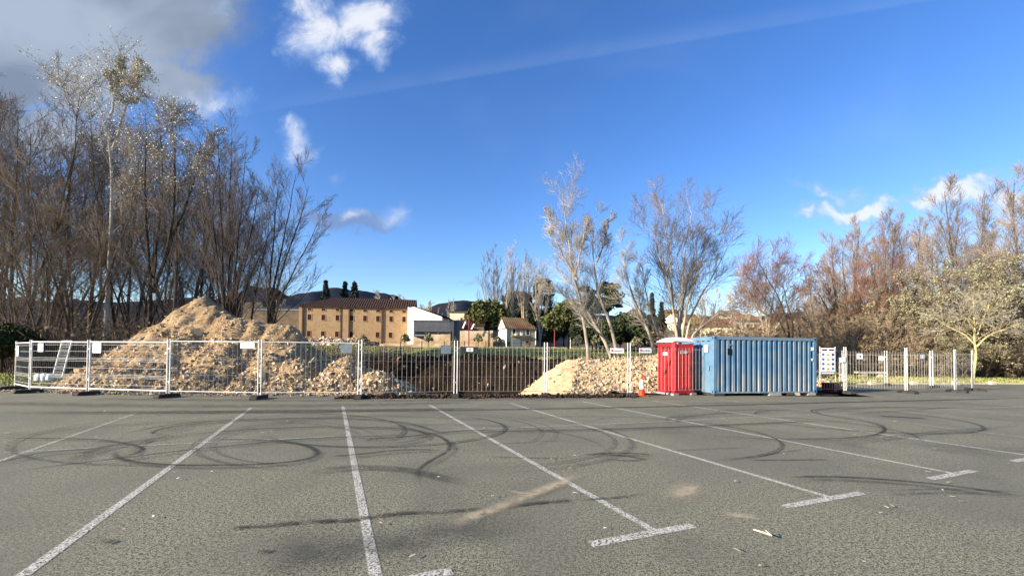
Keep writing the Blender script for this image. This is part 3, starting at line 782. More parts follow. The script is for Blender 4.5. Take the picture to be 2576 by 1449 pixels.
cx_ = a[0] + (b[0] - a[0]) * t_ ; cy_ = a[1] + (b[1] - a[1]) * t_ + off * wdt * .7 + .25 + .1 * (fbm(t_ * 14, t_ * 0, 28) - .5)
cz_ = hgt * np.exp(-off ** 2 * .6) * ends * rng.random(n)
sz = (.018 + .06 * rng.random(n) ** 3)
mb = MB(); rocks(mb, np.stack([cx_, cy_, cz_], -1), sz, rng, .8)
mb.build('debris', M['clod'], kind='stuff', label='low dark ridge of spoil along the foot of the fence')
# crumbs of stone along the pile's foot
n = 1500
cx_ = rng.uniform(-22, -4, n); cy_ = np.interp(cx_, [-22, -15, -8, -4], [16.3, 15.2, 15.2, 15.8]) + np.abs(rng.normal(0, .6, n))
sz = .012 + .06 * rng.random(n) ** 5
mb = MB(); rocks(mb, np.stack([cx_, cy_, sz * .4], -1), sz, rng, .4)
mb.build('gravel', M['stone'], kind='stuff', label='loose stones spilt under the left fence')

# ------------------------------------------------------------------ site fence
POSTS = [(37, 979), (74, 988), (221, 993), (422.5, 999.5), (652, 1003.5), (904.6, 1002), (1146, 999), (1372.6, 997), (1582.3, 996.5), (1783, 993), (1971.4, 992.5), (2126, 990), (2280, 989), (2403.5, 986.6), (2449, 983), (2343.6, 976), (2229, 969.5), (2116, 965), (2010, 962)]
PG = [G(*p) for p in POSTS]
TOPS = [1.92, 1.95, 1.96, 2.0, 2.0, 2.03, 2.03, 2.02, 2.05, 2.05, 2.02, 2.02, 2.03, 1.98, 1.97, 1.97, 1.97, 1.97, 1.97]
PLAB = ['short end panel of the fence with white tube frame, angled away behind the first foot',
        'white framed fence panel with ribbed mesh in front of the white sacks',
        'white framed fence panel with ribbed mesh across the foot of the tall heap',
        'fence panel with thin white top rail across the middle of the tall heap',
        'fence panel across the right foot of the tall heap, grey plate at its end',
        'bare wire fence panel before the dark pit, grey plate on its top wire',
        'bare wire fence panel before the pit carrying the dark plate and white sticker',
        'wire fence panel before the left half of the pale stone ridge',
        'wire fence panel passing behind the traffic cone and in front of the red toilet',
        'wire fence panel in front of the left part of the blue container',
        'wire fence panel in front of the right end of the blue container',
        'wire fence panel in front of the stone bench and dark red crate',
        'wire fence panel just right of the stone bench',
        'short wire fence panel turning the corner near the yellow barked tree',
        'rear run wire fence panel starting at the corner by the yellow barked tree',
        'rear run wire fence panel in front of the kerb blocks',
        'rear run wire fence panel beside the safety banner',
        'rear run wire fence panel partly hidden by the blue container']
FG = 'temporary fence panels round the site'
def post_part(par, x, y, z0, z1, m, r=.028, lean=0):
    mb = MB().rod((x, y, z0), (x + lean, y, z1), r, 8)
    return mb.build('post', m, par, par.location if par is not None else None)
panels = []
for i in range(len(PG) - 1):
    a, b = np.array(PG[i][:2]), np.array(PG[i + 1][:2])
    L = np.linalg.norm(b - a); d = (b - a) / L
    ha, hb = TOPS[i], TOPS[i + 1]
    a2, b2 = a + d * .055, b - d * .055
    org = ((a2[0] + b2[0]) / 2, (a2[1] + b2[1]) / 2, 0.0)
    ob = thing('site_fence', PLAB[i], 'fence', org, 0, FG)
    pt = lambda t, z: (a2[0] + (b2[0] - a2[0]) * t, a2[1] + (b2[1] - a2[1]) * t, z)
    typ = 'A' if i < 3 else 'B' if i < 5 else 'C'
    for q, hh in ((0, ha), (1, hb)):
        mb = MB().rod(pt(q, .03), pt(q, hh + (.05 if typ == 'C' else .02)), .023 if typ != 'A' else .024, 8)
        mb.build('post', M['galv'], ob, org)
    hm = min(ha, hb)
    zt, zb = hm - .06, .22
    if typ == 'A':
        MB().rod(pt(0, zt), pt(1, zt), .026, 8).build('top_rail', M['galv'], ob, org)
        MB().rod(pt(0, zb), pt(1, zb), .026, 8).build('bottom_rail', M['galv'], ob, org)
        hz = [zt - .10, zt - .33, zt - .57, zt - .62, zt - .68, zt - .93, zt - 1.17, zt - 1.22, zt - 1.27, zt - 1.52]
        wr = .0052
    elif typ == 'B':
        MB().rod(pt(0, zt), pt(1, zt), .019, 8).build('top_rail', M['galv'], ob, org)
        MB().rod(pt(0, zb), pt(1, zb), .015, 8).build('bottom_rail', M['galv'], ob, org)
        hz = [zt - .12, zt - .6, zt - 1.15]
        wr = .0045
    else:
        hz = [zt - .12 - .005 * (i % 3), zb + .0, zt - .65, zt - 1.2]
        wr = .0045
    mb = MB()
    for k, z in enumerate(hz):
        big = (typ == 'C' and k < 2)
        sag = -.02 if typ == 'C' else 0
        mb.tubes([[pt(0, z), pt(.5, z + sag), pt(1, z)]], [[(.0085 if big else (.0055 if typ == 'A' else .003))] * 3], 4)
    mb.build('horizontal_wires', M['wire_light'] if typ == 'A' else M['wire'], ob, org, kind='stuff')
    spc = .10 if typ == 'A' else .165
    if i >= 10: spc = .15
    nw = int(L / spc)
    top = zt if typ != 'C' else zt - .06
    Pw = np.array([[pt((k + .5) / nw, zb), pt((k + .5) / nw, top)] for k in range(nw)])
    Rw = np.full((nw, 2), .0040 if typ == 'A' else .0052)
    mb = MB().tubes(Pw, Rw, 4, cap=False)
    if typ == 'C':
        pass
    mb.build('vertical_wires', M['wire'], ob, org, kind='stuff')
    mb = MB()
    for z in (zt - .25, .55):
        mb.box(-.07, .01, -.022, .022, z - .02, z + .02, math.atan2(d[1], d[0]), (0, 0))
        mb.v[-1] = mb.v[-1] + np.array([pt(0, 0)])
    mb.build('clamp', M['galv'], ob, org)
    panels.append((ob, a2, b2, zt))
FLAB = ['angled black block foot at the short end panel', 'black block foot at the first full panel', 'black block foot where rubble spills past it', 'long black block foot under the left end of the tall heap', 'dark block foot below the white sign of the tall heap', 'black block foot where the spoil ridge starts', 'black block foot below the middle of the pit', 'black block foot left of the pale stone ridge', 'black block foot beside the traffic cone', 'dark block foot at the corner of the blue container', 'dark block foot below the middle of the container', 'block foot next to the dark red crate', 'block foot right of the container shadow', 'block foot near the outer corner of the fence', 'long block foot nearest the yellow barked tree', 'block foot of the rear run by the kerb blocks', 'block foot of the rear run below the bench', 'block foot of the rear run below the banner', 'block foot of the rear run behind the container']
footm = []
for k in range(3):
    x0, x1, z1 = -.37, .37, .125
    mb = MB()
    prof = [(-.36, 0), (-.38, .03), (-.34, z1), (-.12, z1 + .012), (.12, z1 + .012), (.34, z1), (.38, .03), (.36, 0)]
    V = [(x, s_ * .115, z) for s_ in (-1, 1) for x, z in prof]; nn = len(prof)
    F4 = [(i, i + 1, nn + i + 1, nn + i) for i in range(nn - 1)] + [(0, nn, 2 * nn - 1, nn - 1)]
    mb.add(V, F4); mb.add(np.array(V)[:nn], [(0, i, i + 1) for i in range(1, nn - 1)]); mb.add(np.array(V)[nn:], [(0, i + 1, i) for i in range(1, nn - 1)])
    me = mb.mesh('ballast_block'); me.materials.append(M['foot']); footm.append(me)
for i, p in enumerate(PG):
    if i in (0,): pass
    q = PG[min(i + 1, len(PG) - 1)]; q0 = PG[max(i - 1, 0)]
    ang = math.atan2(q[1] - q0[1], q[0] - q0[0]) + rad(90)
    o = bpy.data.objects.new('ballast_block', footm[i % 3]); COL.objects.link(o)
    o.location = (p[0] + .02, p[1] - .05, 0); o.rotation_euler = (0, 0, ang + random.uniform(-.15, .15))
    o['label'] = FLAB[i]; o['category'] = 'ballast block'; o['group'] = 'block feet of the site fence'

# loose narrow panel leaning inside the left corner
n0, n1 = G(131, 956), G(155, 957)
lp = thing('mesh_panel', 'narrow mesh panel leaning upright behind the white framed fence, beside the white sacks', 'mesh panel', (n0[0], n0[1], 0))
for nm, p in (('post', n0), ('post', n1)):
    MB().rod((p[0], p[1], 0.02), (p[0] + .22, p[1] + .25, 2.08), .035, 8).build(nm, M['galv'], lp, lp.location)
MB().rod((n0[0] + .22, n0[1] + .25, 2.08), (n1[0] + .22, n1[1] + .25, 2.08), .028, 6).build('top_rail', M['galv'], lp, lp.location)
mb = MB()
for k in range(1, 9):
    t_ = k / 9; q = [n0[0] * (1 - t_) + n1[0] * t_, n0[1] * (1 - t_) + n1[1] * t_]
    mb.rod((q[0], q[1], .05), (q[0] + .22, q[1] + .25, 2.05), .006, 4)
for k in range(1, 14):
    z = 2.05 * k / 14; o_ = .22 * k / 14, .25 * k / 14
    mb.rod((n0[0] + o_[0], n0[1] + o_[1], z), (n1[0] + o_[0], n1[1] + o_[1], z), .006, 4)
mb.build('mesh', M['wire_light'], lp, lp.location, kind='stuff')

# ------------------------------------------------------------------ plates hung on the fence
def plate(pi, t, w_, h_, drop, m, label, name='sign_plate', deco=None):
    ob, a, b, zt = panels[pi]
    d = (b - a) / np.linalg.norm(b - a)
    c_ = a + (b - a) * t
    ang = math.atan2(d[1], d[0])
    nrm = np.array([d[1], -d[0]])
    if nrm[1] > 0: nrm = -nrm
    c_ = c_ + nrm * .035
    th = thing(name, label, 'sign', (c_[0], c_[1], zt - drop - h_), ang)
    MB().box(-w_ / 2, w_ / 2, -.004, .004, 0, h_).build('plate', m, th)
    mb = MB()
    for x in (-w_ / 2 + .03, w_ / 2 - .03):
        mb.box(x - .006, x + .006, -.009, .02, h_ - .035, h_ - .01)
    mb.build('cable_tie', M['plate_dark'], th)
    sgn = -1
    if deco:
        for nm, mm, rects in deco:
            mb = MB()
            for x0, x1, z0, z1 in rects: mb.box(x0, x1, -.0075, -.0045, z0, z1)
            mb.build(nm, M[mm], th)
    return th
def scribble(x0, x1, z0, z1, n=12):
    out = []; r = random.Random(3)
    x = x0; 
    while x < x1 - .01:
        w_ = (x1 - x0) / n
        out.append((x, x + w_ * .55, z0, z1 if r.random() < .35 else z0 + (z1 - z0) * .65)); x += w_
    return out
logo = lambda w_, h_: [('logo', 'inkred', [(-w_ * .43, -w_ * .30, h_ * .28, h_ * .72)]), ('lettering', 'ink', scribble(-w_ * .26, w_ * .42, h_ * .35, h_ * .62))]
plate(0, .2, .34, .42, .10, M['plate'], 'white plate at the outer end of the fence', deco=[('picture', 'inkred', [(-.05, .05, .2, .25)])])
plate(1, .18, .25, .31, .05, M['plate'], 'small white plate on the first full white framed panel', deco=[('picture', 'ink', [(-.02, .02, .15, .18)])])
plate(2, .10, .37, .36, .03, M['plate'], 'square white plate with a pale red mark at the left of a white framed panel', deco=[('picture', 'inkred', [(-.04, .05, .15, .165), (-.02, .03, .18, .2), (-.03, .04, .12, .13)])])
plate(3, .88, .50, .19, .035, M['plate'], 'wide white plate with red logo hanging in front of the tall heap', deco=[('logo', 'inkred', [(-.21, -.17, .08, .12)]), ('lettering', 'inkred', scribble(-.14, .19, .085, .105, 14))])
plate(4, .87, .38, .32, .03, M['plate_grey'], 'grey plate left of the double post at the end of the tall heap')
plate(5, .90, .36, .31, .06, M['plate_grey'], 'pale grey plate on the wire panel before the pit')
plate(6, .13, .66, .20, .10, M['plate_dark'], 'dark plate with white sticker and black square hanging before the pit', deco=[('sticker', 'plate', [(-.11, .14, .03, .17)]), ('square', 'ink', [(-.035, .055, .065, .14)])])
th = plate(7, .86, .56, .19, .08, M['plate'], 'white strip sign left of the double post beside the leaning white trunk', deco=logo(.56, .19))
plate(8, .18, .55, .19, .09, M['plate'], 'white strip sign right of the double post, between post and red toilet', deco=logo(.55, .19))
plate(9, .12, .37, .32, .10, M['plate'], 'white plate with a small black camera picture at the container corner', deco=[('picture', 'ink', [(-.045, .03, .11, .17)]), ('header', 'ink', [(-.14, .14, .26, .272)])])
plate(11, .22, .31, .25, .17, M['plate'], 'pale pinkish plate with dark picture right of the safety banner', deco=[('picture', 'ink', [(-.03, .03, .07, .17)])])
plate(10, .97, .30, .25, .32, M['plate'], 'blank white plate on the post by the dark red crate')
plate(16, .08, .22, .24, .22, M['plate'], 'small white plate on the rear fence run above the kerb block')
plate(12, .3, .36, .28, .10, M['plate_grey'], 'greyish plate with pale bars on the right fence panel', deco=[('lettering', 'plate', [(-.12, -.07, .05, .23), (-.03, .03, .05, .23), (.08, .12, .05, .23)])])
plate(10, .90, .30, .33, .03, M['plate_dark'], 'blackish plate on the wire panel right of the container')

# safety banner: the table of warning signs behind the container's right end
bp = A(2083, 942, 24.3); bx, by = bp[0], bp[1]
bn_ = thing('safety_banner', 'white site safety banner with pictograms and red foot beside the container', 'banner', (bx, by, .62), rad(3))
MB().box(-.42, .42, -.006, .006, 0, 1.52).build('sheet', M['plate'], bn_)
MB().box(-.42, .42, -.009, -.007, 0.0, .16).build('red_strip', M['inkred'], bn_)
MB().box(-.36, .36, -.012, -.010, .05, .11).build('lettering', M['plate'], bn_)
def disc(mb, x, z, r, n=14, y=-.010):
    a = np.arange(n) * 2 * math.pi / n
    V = [(x, y, z)] + [(x + r * math.cos(k), y, z + r * math.sin(k)) for k in a]
    mb.add(V, [(0, 1 + i, 1 + (i + 1) % n) for i in range(n)])
mbB, mbY, mbK, mbR = MB(), MB(), MB(), MB()
for k in range(4):
    z = .33 + k * .27
    disc(mbB, -.29, z, .085)
    disc(mbK if k % 2 else mbB, .29, z, .085)
    mbY.add([(-.12, -.010, z - .09), (.12, -.010, z - .09), (0, -.010, z + .10)], [(0, 1, 2)])
    mbK.box(-.02, .02, -.014, -.012, z - .06, z + .03)
mbK.box(-.36, -.05, -.012, -.010, 1.36, 1.46); mbK.box(.05, .36, -.012, -.010, 1.36, 1.46)
mbR.box(-.09, .09, -.011, -.0105, .19, .215)
mbB.build('blue_pictogram', M['inkblue'], bn_, kind='stuff'); mbY.build('warning_triangle', M['inkyellow'], bn_, kind='stuff'); mbK.build('pictogram', M['ink'], bn_, kind='stuff'); mbR.build('red_line', M['inkred'], bn_)
for x in (-.46, .46):
    MB().rod((x, .03, -.62), (x, .03, 1.6), .025, 6).build('pole', M['galv'], bn_)

# ------------------------------------------------------------------ container
K0, R0 = G(1796, 996.5), G(2054.5, 994)
ang_c = math.atan2(R0[1] - K0[1], R0[0] - K0[0])
LC = math.hypot(R0[0] - K0[0], R0[1] - K0[1]); WC, HC, ZB = 2.2, 2.29, .11
ct = thing('shipping_container', 'weathered pale blue steel site container with ribbed side beside the red toilet', 'container', (K0[0], K0[1], 0), ang_c)
z0, z1 = ZB, ZB + HC
def corr(L, z0, z1, pitch, depth, y0, seed=0, flip=1):
    xs_ = [];
    n = int(round(L / pitch)); p = L / n
    for k in range(n):
        for fx_, dd in ((0.0, 0), (.42, 0), (.50, 1), (.93, 1)):
            xs_.append((k * p + fx_ * p, dd))
    xs_.append((L, 0))
    return xs_
prof = corr(LC - .26, z0, z1, .245, .05, 0)
V = []; F = []
for (x, d_) in prof:
    V += [(x + .13, .012 + d_ * .10, z0 + .06), (x + .13, .012 + d_ * .10, z1 - .12)]
F = [(2 * i, 2 * i + 2, 2 * i + 3, 2 * i + 1) for i in range(len(prof) - 1)]
MB().add(V, F).build('ribbed_side', M['blue_side'], ct)
Vb = [(x, WC - y, z) for x, y, z in V]
MB().add(Vb, [f[::-1] for f in F]).build('ribbed_side', M['blue_side'], ct)
# end wall facing left
prof2 = corr(WC - .26, z0, z1, .30, .04, 0)
V = []
for (y, d_) in prof2: V += [(.012 + d_ * .03, y + .13, z0 + .15), (.012 + d_ * .03, y + .13, z1 - .16)]
MB().add(V, [(2 * i, 2 * i + 1, 2 * i + 3, 2 * i + 2) for i in range(len(prof2) - 1)]).build('end_wall', M['blue'], ct)
# door end facing right
dr = MB().box(LC - .05, LC - .02, .12, WC / 2 - .01, z0 + .12, z1 - .12).build('door', M['blue'], ct)
MB().rod((LC - .01, .45, z0 + .05), (LC - .01, .45, z1 - .05), .017, 6).build('lock_rod', M['galv'], dr)
dr = MB().box(LC - .05, LC - .02, WC / 2 + .01, WC - .12, z0 + .12, z1 - .12).build('door', M['blue'], ct)
MB().rod((LC - .01, WC - .45, z0 + .05), (LC - .01, WC - .45, z1 - .05), .017, 6).build('lock_rod', M['galv'], dr)
for x in (0, LC - .12):
    for y in (0, WC - .12):
        MB().box(x, x + .12, y, y + .12, z0 + .13, z1 - .13).build('corner_post', M['blue'], ct)
for x in (-.006, LC - .144):
    for y in (-.006, WC - .144):
        for z in (z0 - .01, z1 - .125):
            c_ = MB().box(x, x + .15, y, y + .15, z, z + .135).build('corner_casting', M['blue'], ct)
            MB().box(x + .045, x + .105, y - .003, y + .01, z + .03, z + .105).box(x - .003, x + .01, y + .045, y + .105, z + .03, z + .105).build('lifting_hole', M['black'], c_)
MB().box(.146, LC - .146, -.002, .07, z1 - .12, z1).build('top_rail', M['blue'], ct)
MB().box(.146, LC - .146, WC - .07, WC + .002, z1 - .12, z1).build('top_rail', M['blue'], ct)
MB().box(.146, LC - .146, .006, .10, z0, z0 + .06).build('bottom_rail', M['blue_side'], ct)
MB().box(.146, LC - .146, WC - .09, WC + .002, z0, z0 + .15).build('bottom_rail', M['blue_side'], ct)
MB().box(-.001, .07, .146, WC - .146, z1 - .155, z1 - .002).build('end_rail', M['blue'], ct)
MB().box(-.001, .09, .146, WC - .146, z0 + .002, z0 + .15).build('end_rail', M['blue'], ct)
MB().box(LC - .07, LC, .146, WC - .146, z1 - .12, z1 - .002).build('end_rail', M['blue'], ct)
mb = MB()
for k in range(5): mb.box(-.006, -.002, .30 + k * .35, .42 + k * .35, z1 - .185, z1 - .17)
mb.build('slot', M['black'], ct, kind='stuff')
MB().box(.07, LC - .07, .07, WC - .07, z1 - .03, z1 - .012).build('roof_sheet', M['blue'], ct)
MB().box(.09, LC - .09, .09, WC - .09, z0 + .03, z0 + .06).build('floor_plate', M['plate_dark'], ct)
MB().box(.62, .80, .0, .04, 1.66, 1.92).build('vent', M['black'], ct)
MB().box(.62, .80, .0, .03, 1.14 + .9, 1.20 + .9).build('vent_cover', M['blue'], ct)
MB().box(-.03, -.006, .35, .58, 1.78, 2.06).build('sticker', M['plate'], ct, label='white rounded sticker on the end wall')
MB().box(LC - .27, LC - .15, -.012, -.004, 1.88, 2.02).build('plate', M['plate'], ct)
MB().box(LC - .25, LC - .22, -.02, -.004, 1.45, 1.55).build('plate', M['plate'], ct)
MB().box(-.03, -.006, .28, .37, 1.02, 1.22).build('lock_box', M['plate_grey'], ct)
for nm, x0, x1, mm, lab in (('concrete_block', .02, .5, 'foot', 'dark block under the near left corner of the container'), ('concrete_block', 2.55, 3.15, 'conc', 'pale concrete block under the middle of the container'), ('timber_block', 3.72, 4.05, 'cream', 'yellowish block under the right part of the container'), ('concrete_block', LC - .42, LC - .02, 'conc', 'grey concrete block under the right corner of the container')):
    q = MB().box(x0, x1, .0, .42, 0, ZB - .002)
    q.v[0][4:, 0] += np.where(q.v[0][4:, 0] > (x0 + x1) / 2, -.04, .04)
    o = q.build(nm, M[mm]); o.location = (K0[0], K0[1], 0); o.rotation_euler = (0, 0, ang_c); o['label'] = lab; o['category'] = 'block'; o['group'] = 'blocks under the container'

# ------------------------------------------------------------------ portable toilet
tn = (6.58, 17.18); ta = rad(19)
pt_ = thing('portable_toilet', 'red plastic portable toilet with white domed roof, left of the blue container', 'portable toilet', (tn[0], tn[1], 0), ta)
pt_.scale = (.89, .86, 1.0)
TW, TD, TH = 1.14, 1.10, 2.16
# walls with fine vertical ribs
def ribwall(L, z0, z1, ribs, depth, margin):
    xs_ = [(0, 0), (margin, 0)]
    p = (L - 2 * margin) / ribs
    for k in range(ribs):
        xs_ += [(margin + p * (k + .25), 0), (margin + p * (k + .38), -depth), (margin + p * (k + .62), -depth), (margin + p * (k + .75), 0)]
    xs_ += [(L - margin, 0), (L, 0)]
    V = []
    for x, d_ in xs_: V += [(x, d_, z0), (x, d_, z1)]
    return V, [(2 * i, 2 * i + 2, 2 * i + 3, 2 * i + 1) for i in range(len(xs_) - 1)]
V, F = ribwall(TW - .30, .30, 1.78, 7, .03, .03)
V = [(x + .20, y - .012, z) for x, y, z in V]
door = MB().add(V, F).box(.18, TW - .08, -.012, .02, .14, .30).box(.18, TW - .08, -.012, .02, 1.78, 2.08).build('door', M['red'], pt_)
MB().box(.36, .74, -.055, -.046, 1.70, 1.80).build('sign', M['plate'], door)
MB().box(.38, .44, -.058, -.056, 1.72, 1.78).build('logo', M['inkred'], door)
mb = MB()
for r_ in scribble(.46, .72, 1.735, 1.765, 11): mb.box(r_[0], r_[1], -.058, -.056, r_[2], r_[3])
mb.build('lettering', M['ink'], door, kind='stuff')
MB().box(.93, .97, -.07, -.03, 1.0, 1.16).build('handle', M['plate_dark'], door)
mb = MB().box(.0, .17, -.03, .15, .12, TH - .04)
mb.v[0][[0, 4], 0] += .05; mb.v[0][[0, 4], 1] += .05 * 0
mb.build('corner_column', M['red'], pt_)
MB().box(TW - .09, TW, -.02, .10, .12, TH - .04).build('corner_column', M['red'], pt_)
MB().box(0, .10, TD - .10, TD, .12, TH - .04).build('corner_column', M['red'], pt_)
MB().box(TW - .10, TW, TD - .10, TD, .12, TH - .04).build('corner_column', M['red'], pt_)
V, F = ribwall(TD - .25, .14, 1.78, 4, .022, .03)
V = [(.03 + y, .15 + x, z) for x, y, z in V]
lw = MB().add(V, [f[::-1] for f in F]).box(.02, .05, .15, TD - .10, 1.78, TH - .05).build('side_wall', M['red'], pt_)
for y in (.22, .60):
    mb = MB().box(.010, .018, y, y + .30, 1.86, 2.02)
    mb.build('vent', M['crate'], lw)
MB().box(-.012, -.001, .42, .72, 1.62, 1.75).build('sign', M['plate'], lw)
MB().box(TW - .05, TW - .02, .10, TD - .10, .14, TH - .05).build('side_wall', M['red'], pt_)
MB().box(.10, TW - .10, TD - .05, TD - .02, .14, TH - .05).build('back_wall', M['red'], pt_)
# roof: a shallow dome with an overhanging rim
nx, ny = 15, 13
gx, gy = np.meshgrid(np.linspace(-.05, TW + .05, nx), np.linspace(-.06, TD + .05, ny))
ex_, ey_ = (gx - TW / 2) / (TW / 2 + .05), (gy - TD / 2) / (TD / 2 + .055)
dome = TH + .06 + .17 * np.clip(1 - np.maximum(np.abs(ex_) ** 2.2, np.abs(ey_) ** 2.6), 0, 1) ** .8
rf = MB().grid(gx, gy, dome)
rf.box(-.05, TW + .05, -.06, TD + .05, TH + .012, TH + .058)
rf.build('roof', M['roofwhite'], pt_, smooth=False)
MB().lathe([(0, TH + .26), (.045, TH + .26), (.045, TH + .05)], TW - .16, .12, 10).build('vent_pipe', M['red'], pt_)
MB().box(-.02, TW + .02, -.03, TD + .02, .045, .13).build('base', M['red'], pt_)
for x in (-.08, TW - .22):
    q = MB().box(x, x + .30, -.12, TD + .08, 0, .075)
    q.build('skid', M['greyplastic'], pt_)

# ------------------------------------------------------------------ traffic cone
cp = G(1614.6, 996.7)
cn = thing('traffic_cone', 'red and white traffic cone leaning slightly before the toilet', 'traffic cone', (cp[0], cp[1], 0), rad(12))
MB().box(-.18, .18, -.18, .18, 0, .035).build('base', M['cone_red'], cn)
MB().lathe([(.145, .036), (.125, .12), (.098, .30)], 0, 0, 18).build('body', M['cone_red'], cn, smooth=True)
MB().lathe([(.0985, .30), (.052, .66)], 0, 0, 18).build('white_sleeve', M['plate'], cn, smooth=True)
MB().lathe([(.0515, .66), (.030, .86), (.026, .90), (0, .90)], 0, 0, 18).build('tip', M['cone_red'], cn, smooth=True)

# crate, rubble by the container, sacks, bench, kerb blocks
q = G(2104, 989)
cr = thing('crate', 'low dark red slatted crate right of the container in its shadow', 'crate', (q[0], q[1] + .25, 0), rad(8))
MB().box(-.30, .30, -.22, .22, .02, .06).build('base', M['crate'], cr)
for k in range(8):
    x = -.29 + k * .083
    MB().box(x - .018, x + .018, -.235, -.222, .03, .42).build('slat', M['crate'], cr)
for k in range(5):
    y = -.2 + k * .1
    MB().box(-.318, -.305, y - .018, y + .018, .03, .42).build('slat', M['crate'], cr)
MB().box(-.30, .30, .2, .22, .06, .42).build('back_board', M['crate'], cr)
MB().box(-.33, .33, -.25, .25, .42, .45).build('rim', M['crate'], cr)
rng = np.random.default_rng(77)
cc = G(2074, 971)
n = 160
C = np.stack([cc[0] + rng.normal(0, .55, n), cc[1] + rng.normal(0, .45, n), np.zeros(n)], -1)
C[:, 2] = np.clip(.42 - .45 * np.hypot(C[:, 0] - cc[0], C[:, 1] - cc[1]), 0.03, 1) * rng.random(n)
mb = MB(); rocks(mb, C, .05 + .10 * rng.random(n) ** 2, rng, .4)
mb.build('rubble', M['stone'], kind='stuff', label='small heap of pale rubble right of the container')
for k, (u, ww, hh) in enumerate(((101, .32, .36), (115, .30, .38), (128, .24, .36))):
    p = G(u, 958)
    V = []
    for z, s_ in ((0, .93), (.08, 1.04), (hh * .75, 1.0), (hh, .82)):
        for a_ in range(12):
            th_ = a_ / 12 * 6.283
            cc_, ss_ = math.cos(th_), math.sin(th_)
            V.append((ww / 2 * s_ * np.sign(cc_) * abs(cc_) ** .45, .2 * s_ * np.sign(ss_) * abs(ss_) ** .45, z + .015 * math.sin(a_ * 2 + k)))
    V += [(0, 0, hh + .02)]
    F = [(r_ * 12 + j, r_ * 12 + (j + 1) % 12, (r_ + 1) * 12 + (j + 1) % 12, (r_ + 1) * 12 + j) for r_ in range(3) for j in range(12)]
    mb = MB().add(V, F); mb.f.append(np.array([(36 + j, 36 + (j + 1) % 12, 48) for j in range(12)]))
    o = mb.build('sack', M['whitebag'], smooth=True); o.location = (p[0], p[1], 0.0); o.rotation_euler = (0, 0, .1 * k)
    o['label'] = ['outermost white sack behind the left fence, farthest from the leaning panel', 'bluish white sack between two other sacks behind the left fence', 'white sack touching the leaning mesh panel'][k]
    o['category'] = 'sack'; o['group'] = 'white sacks behind the left fence'
bq = A(2190, 950, 33.5)
zb_ = tz(bq[0], 33.5)
be = thing('stone_bench', 'cream stone bench with two block legs behind the right fence', 'bench', (bq[0], 33.5, zb_), rad(4))
MB().box(-1.15, 1.15, -.26, .26, .32, .47).build('seat', M['cream'], be)
MB().box(-.85, -.45, -.2, .2, 0, .32).build('leg', M['cream'], be)
MB().box(.50, .90, -.2, .2, 0, .32).build('leg', M['cream'], be)
KB = [(2190, 967), (2295.5, 967), (2400, 967), (2492, 966.5), (2585, 966), (1990, 966)]
KL = ['cream kerb block left of the rear fence post', 'cream kerb block between the two rear fence posts', 'cream kerb block near the corner of the fence', 'cream kerb block on the grass right of the yellow barked tree', 'cream kerb block at the right edge of the picture', 'cream kerb block hidden behind the container']
for (u, v), lb in zip(KB[:5], KL):
    p = G(u, v)
    o = MB().box(-.18, .18, -.10, .10, 0, .20).build('kerb_block', M['cream']); o.location = (p[0], p[1] - .1, 0.0); o.rotation_euler = (0, 0, rad(6))
    o['label'] = lb; o['category'] = 'kerb block'; o['group'] = 'cream blocks along the edge of the car park'
# kerb strip along the lot's right edge
kx = np.linspace(19.5, 70, 60); ky = np.interp(kx, ex, ey) + .08
V = []; 
for x, y in zip(kx, ky): V += [(x, y, -.02), (x, y, .075), (x, y + .14, .075), (x, y + .14, -.02)]
F = [(4 * i + j, 4 * i + j + 4, 4 * i + j + 5, 4 * i + j + 1) for i in range(59) for j in range(3)]
MB().add(V, F).build('kerb', M['cream'], kind='structure')

# ------------------------------------------------------------------ trees
def grow(P, R, n, t0, t1, ang, ln, up, wob, K, rr, rng, rmin, tape=.25, lenfall=.55, flat=0):
    N, Kp, _ = P.shape
    seglen = np.linalg.norm(np.diff(P, axis=1), axis=2).sum(1)
    t = t0 + (t1 - t0) * (np.arange(n)[None] + rng.random((N, n))) / n
    f = t * (Kp - 1); i = np.minimum(f.astype(int), Kp - 2); fr = (f - i)[..., None]
    ar = np.arange(N)[:, None]
    st = P[ar, i] * (1 - fr) + P[ar, i + 1] * fr
    r0 = R[ar, i] * (1 - fr[..., 0]) + R[ar, i + 1] * fr[..., 0]
    tg = P[ar, i + 1] - P[ar, i]; tg /= np.linalg.norm(tg, axis=2, keepdims=True) + 1e-9
    rv = rng.normal(size=(N, n, 3)); rv[..., 2] *= (1 - flat)
    pp = rv - (rv * tg).sum(-1, keepdims=True) * tg; pp /= np.linalg.norm(pp, axis=2, keepdims=True) + 1e-9
    a = rad(1) * (ang[0] + (ang[1] - ang[0]) * rng.random((N, n)))[..., None]
    d = tg * np.cos(a) + pp * np.sin(a)
    L = (ln[0] + (ln[1] - ln[0]) * rng.random((N, n))) * seglen[:, None] * (1 - lenfall * (t - t0) / (t1 - t0 + 1e-6))
    d, st, L, r0 = d.reshape(-1, 3), st.reshape(-1, 3), L.reshape(-1), r0.reshape(-1)
    m = len(st)
    out = np.zeros((m, K, 3)); out[:, 0] = st
    for k in range(1, K):
        d = d + np.array([0, 0, up / (K - 1)]) + rng.normal(0, wob, (m, 3))
        d /= np.linalg.norm(d, axis=1, keepdims=True)
        out[:, k] = out[:, k - 1] + d * (L / (K - 1))[:, None]
    rs = np.maximum(r0 * rr * rng.uniform(.7, 1.05, m), rmin)
    RR = rs[:, None] * np.linspace(1, tape, K)[None]
    return out, np.maximum(RR, rmin * .55)
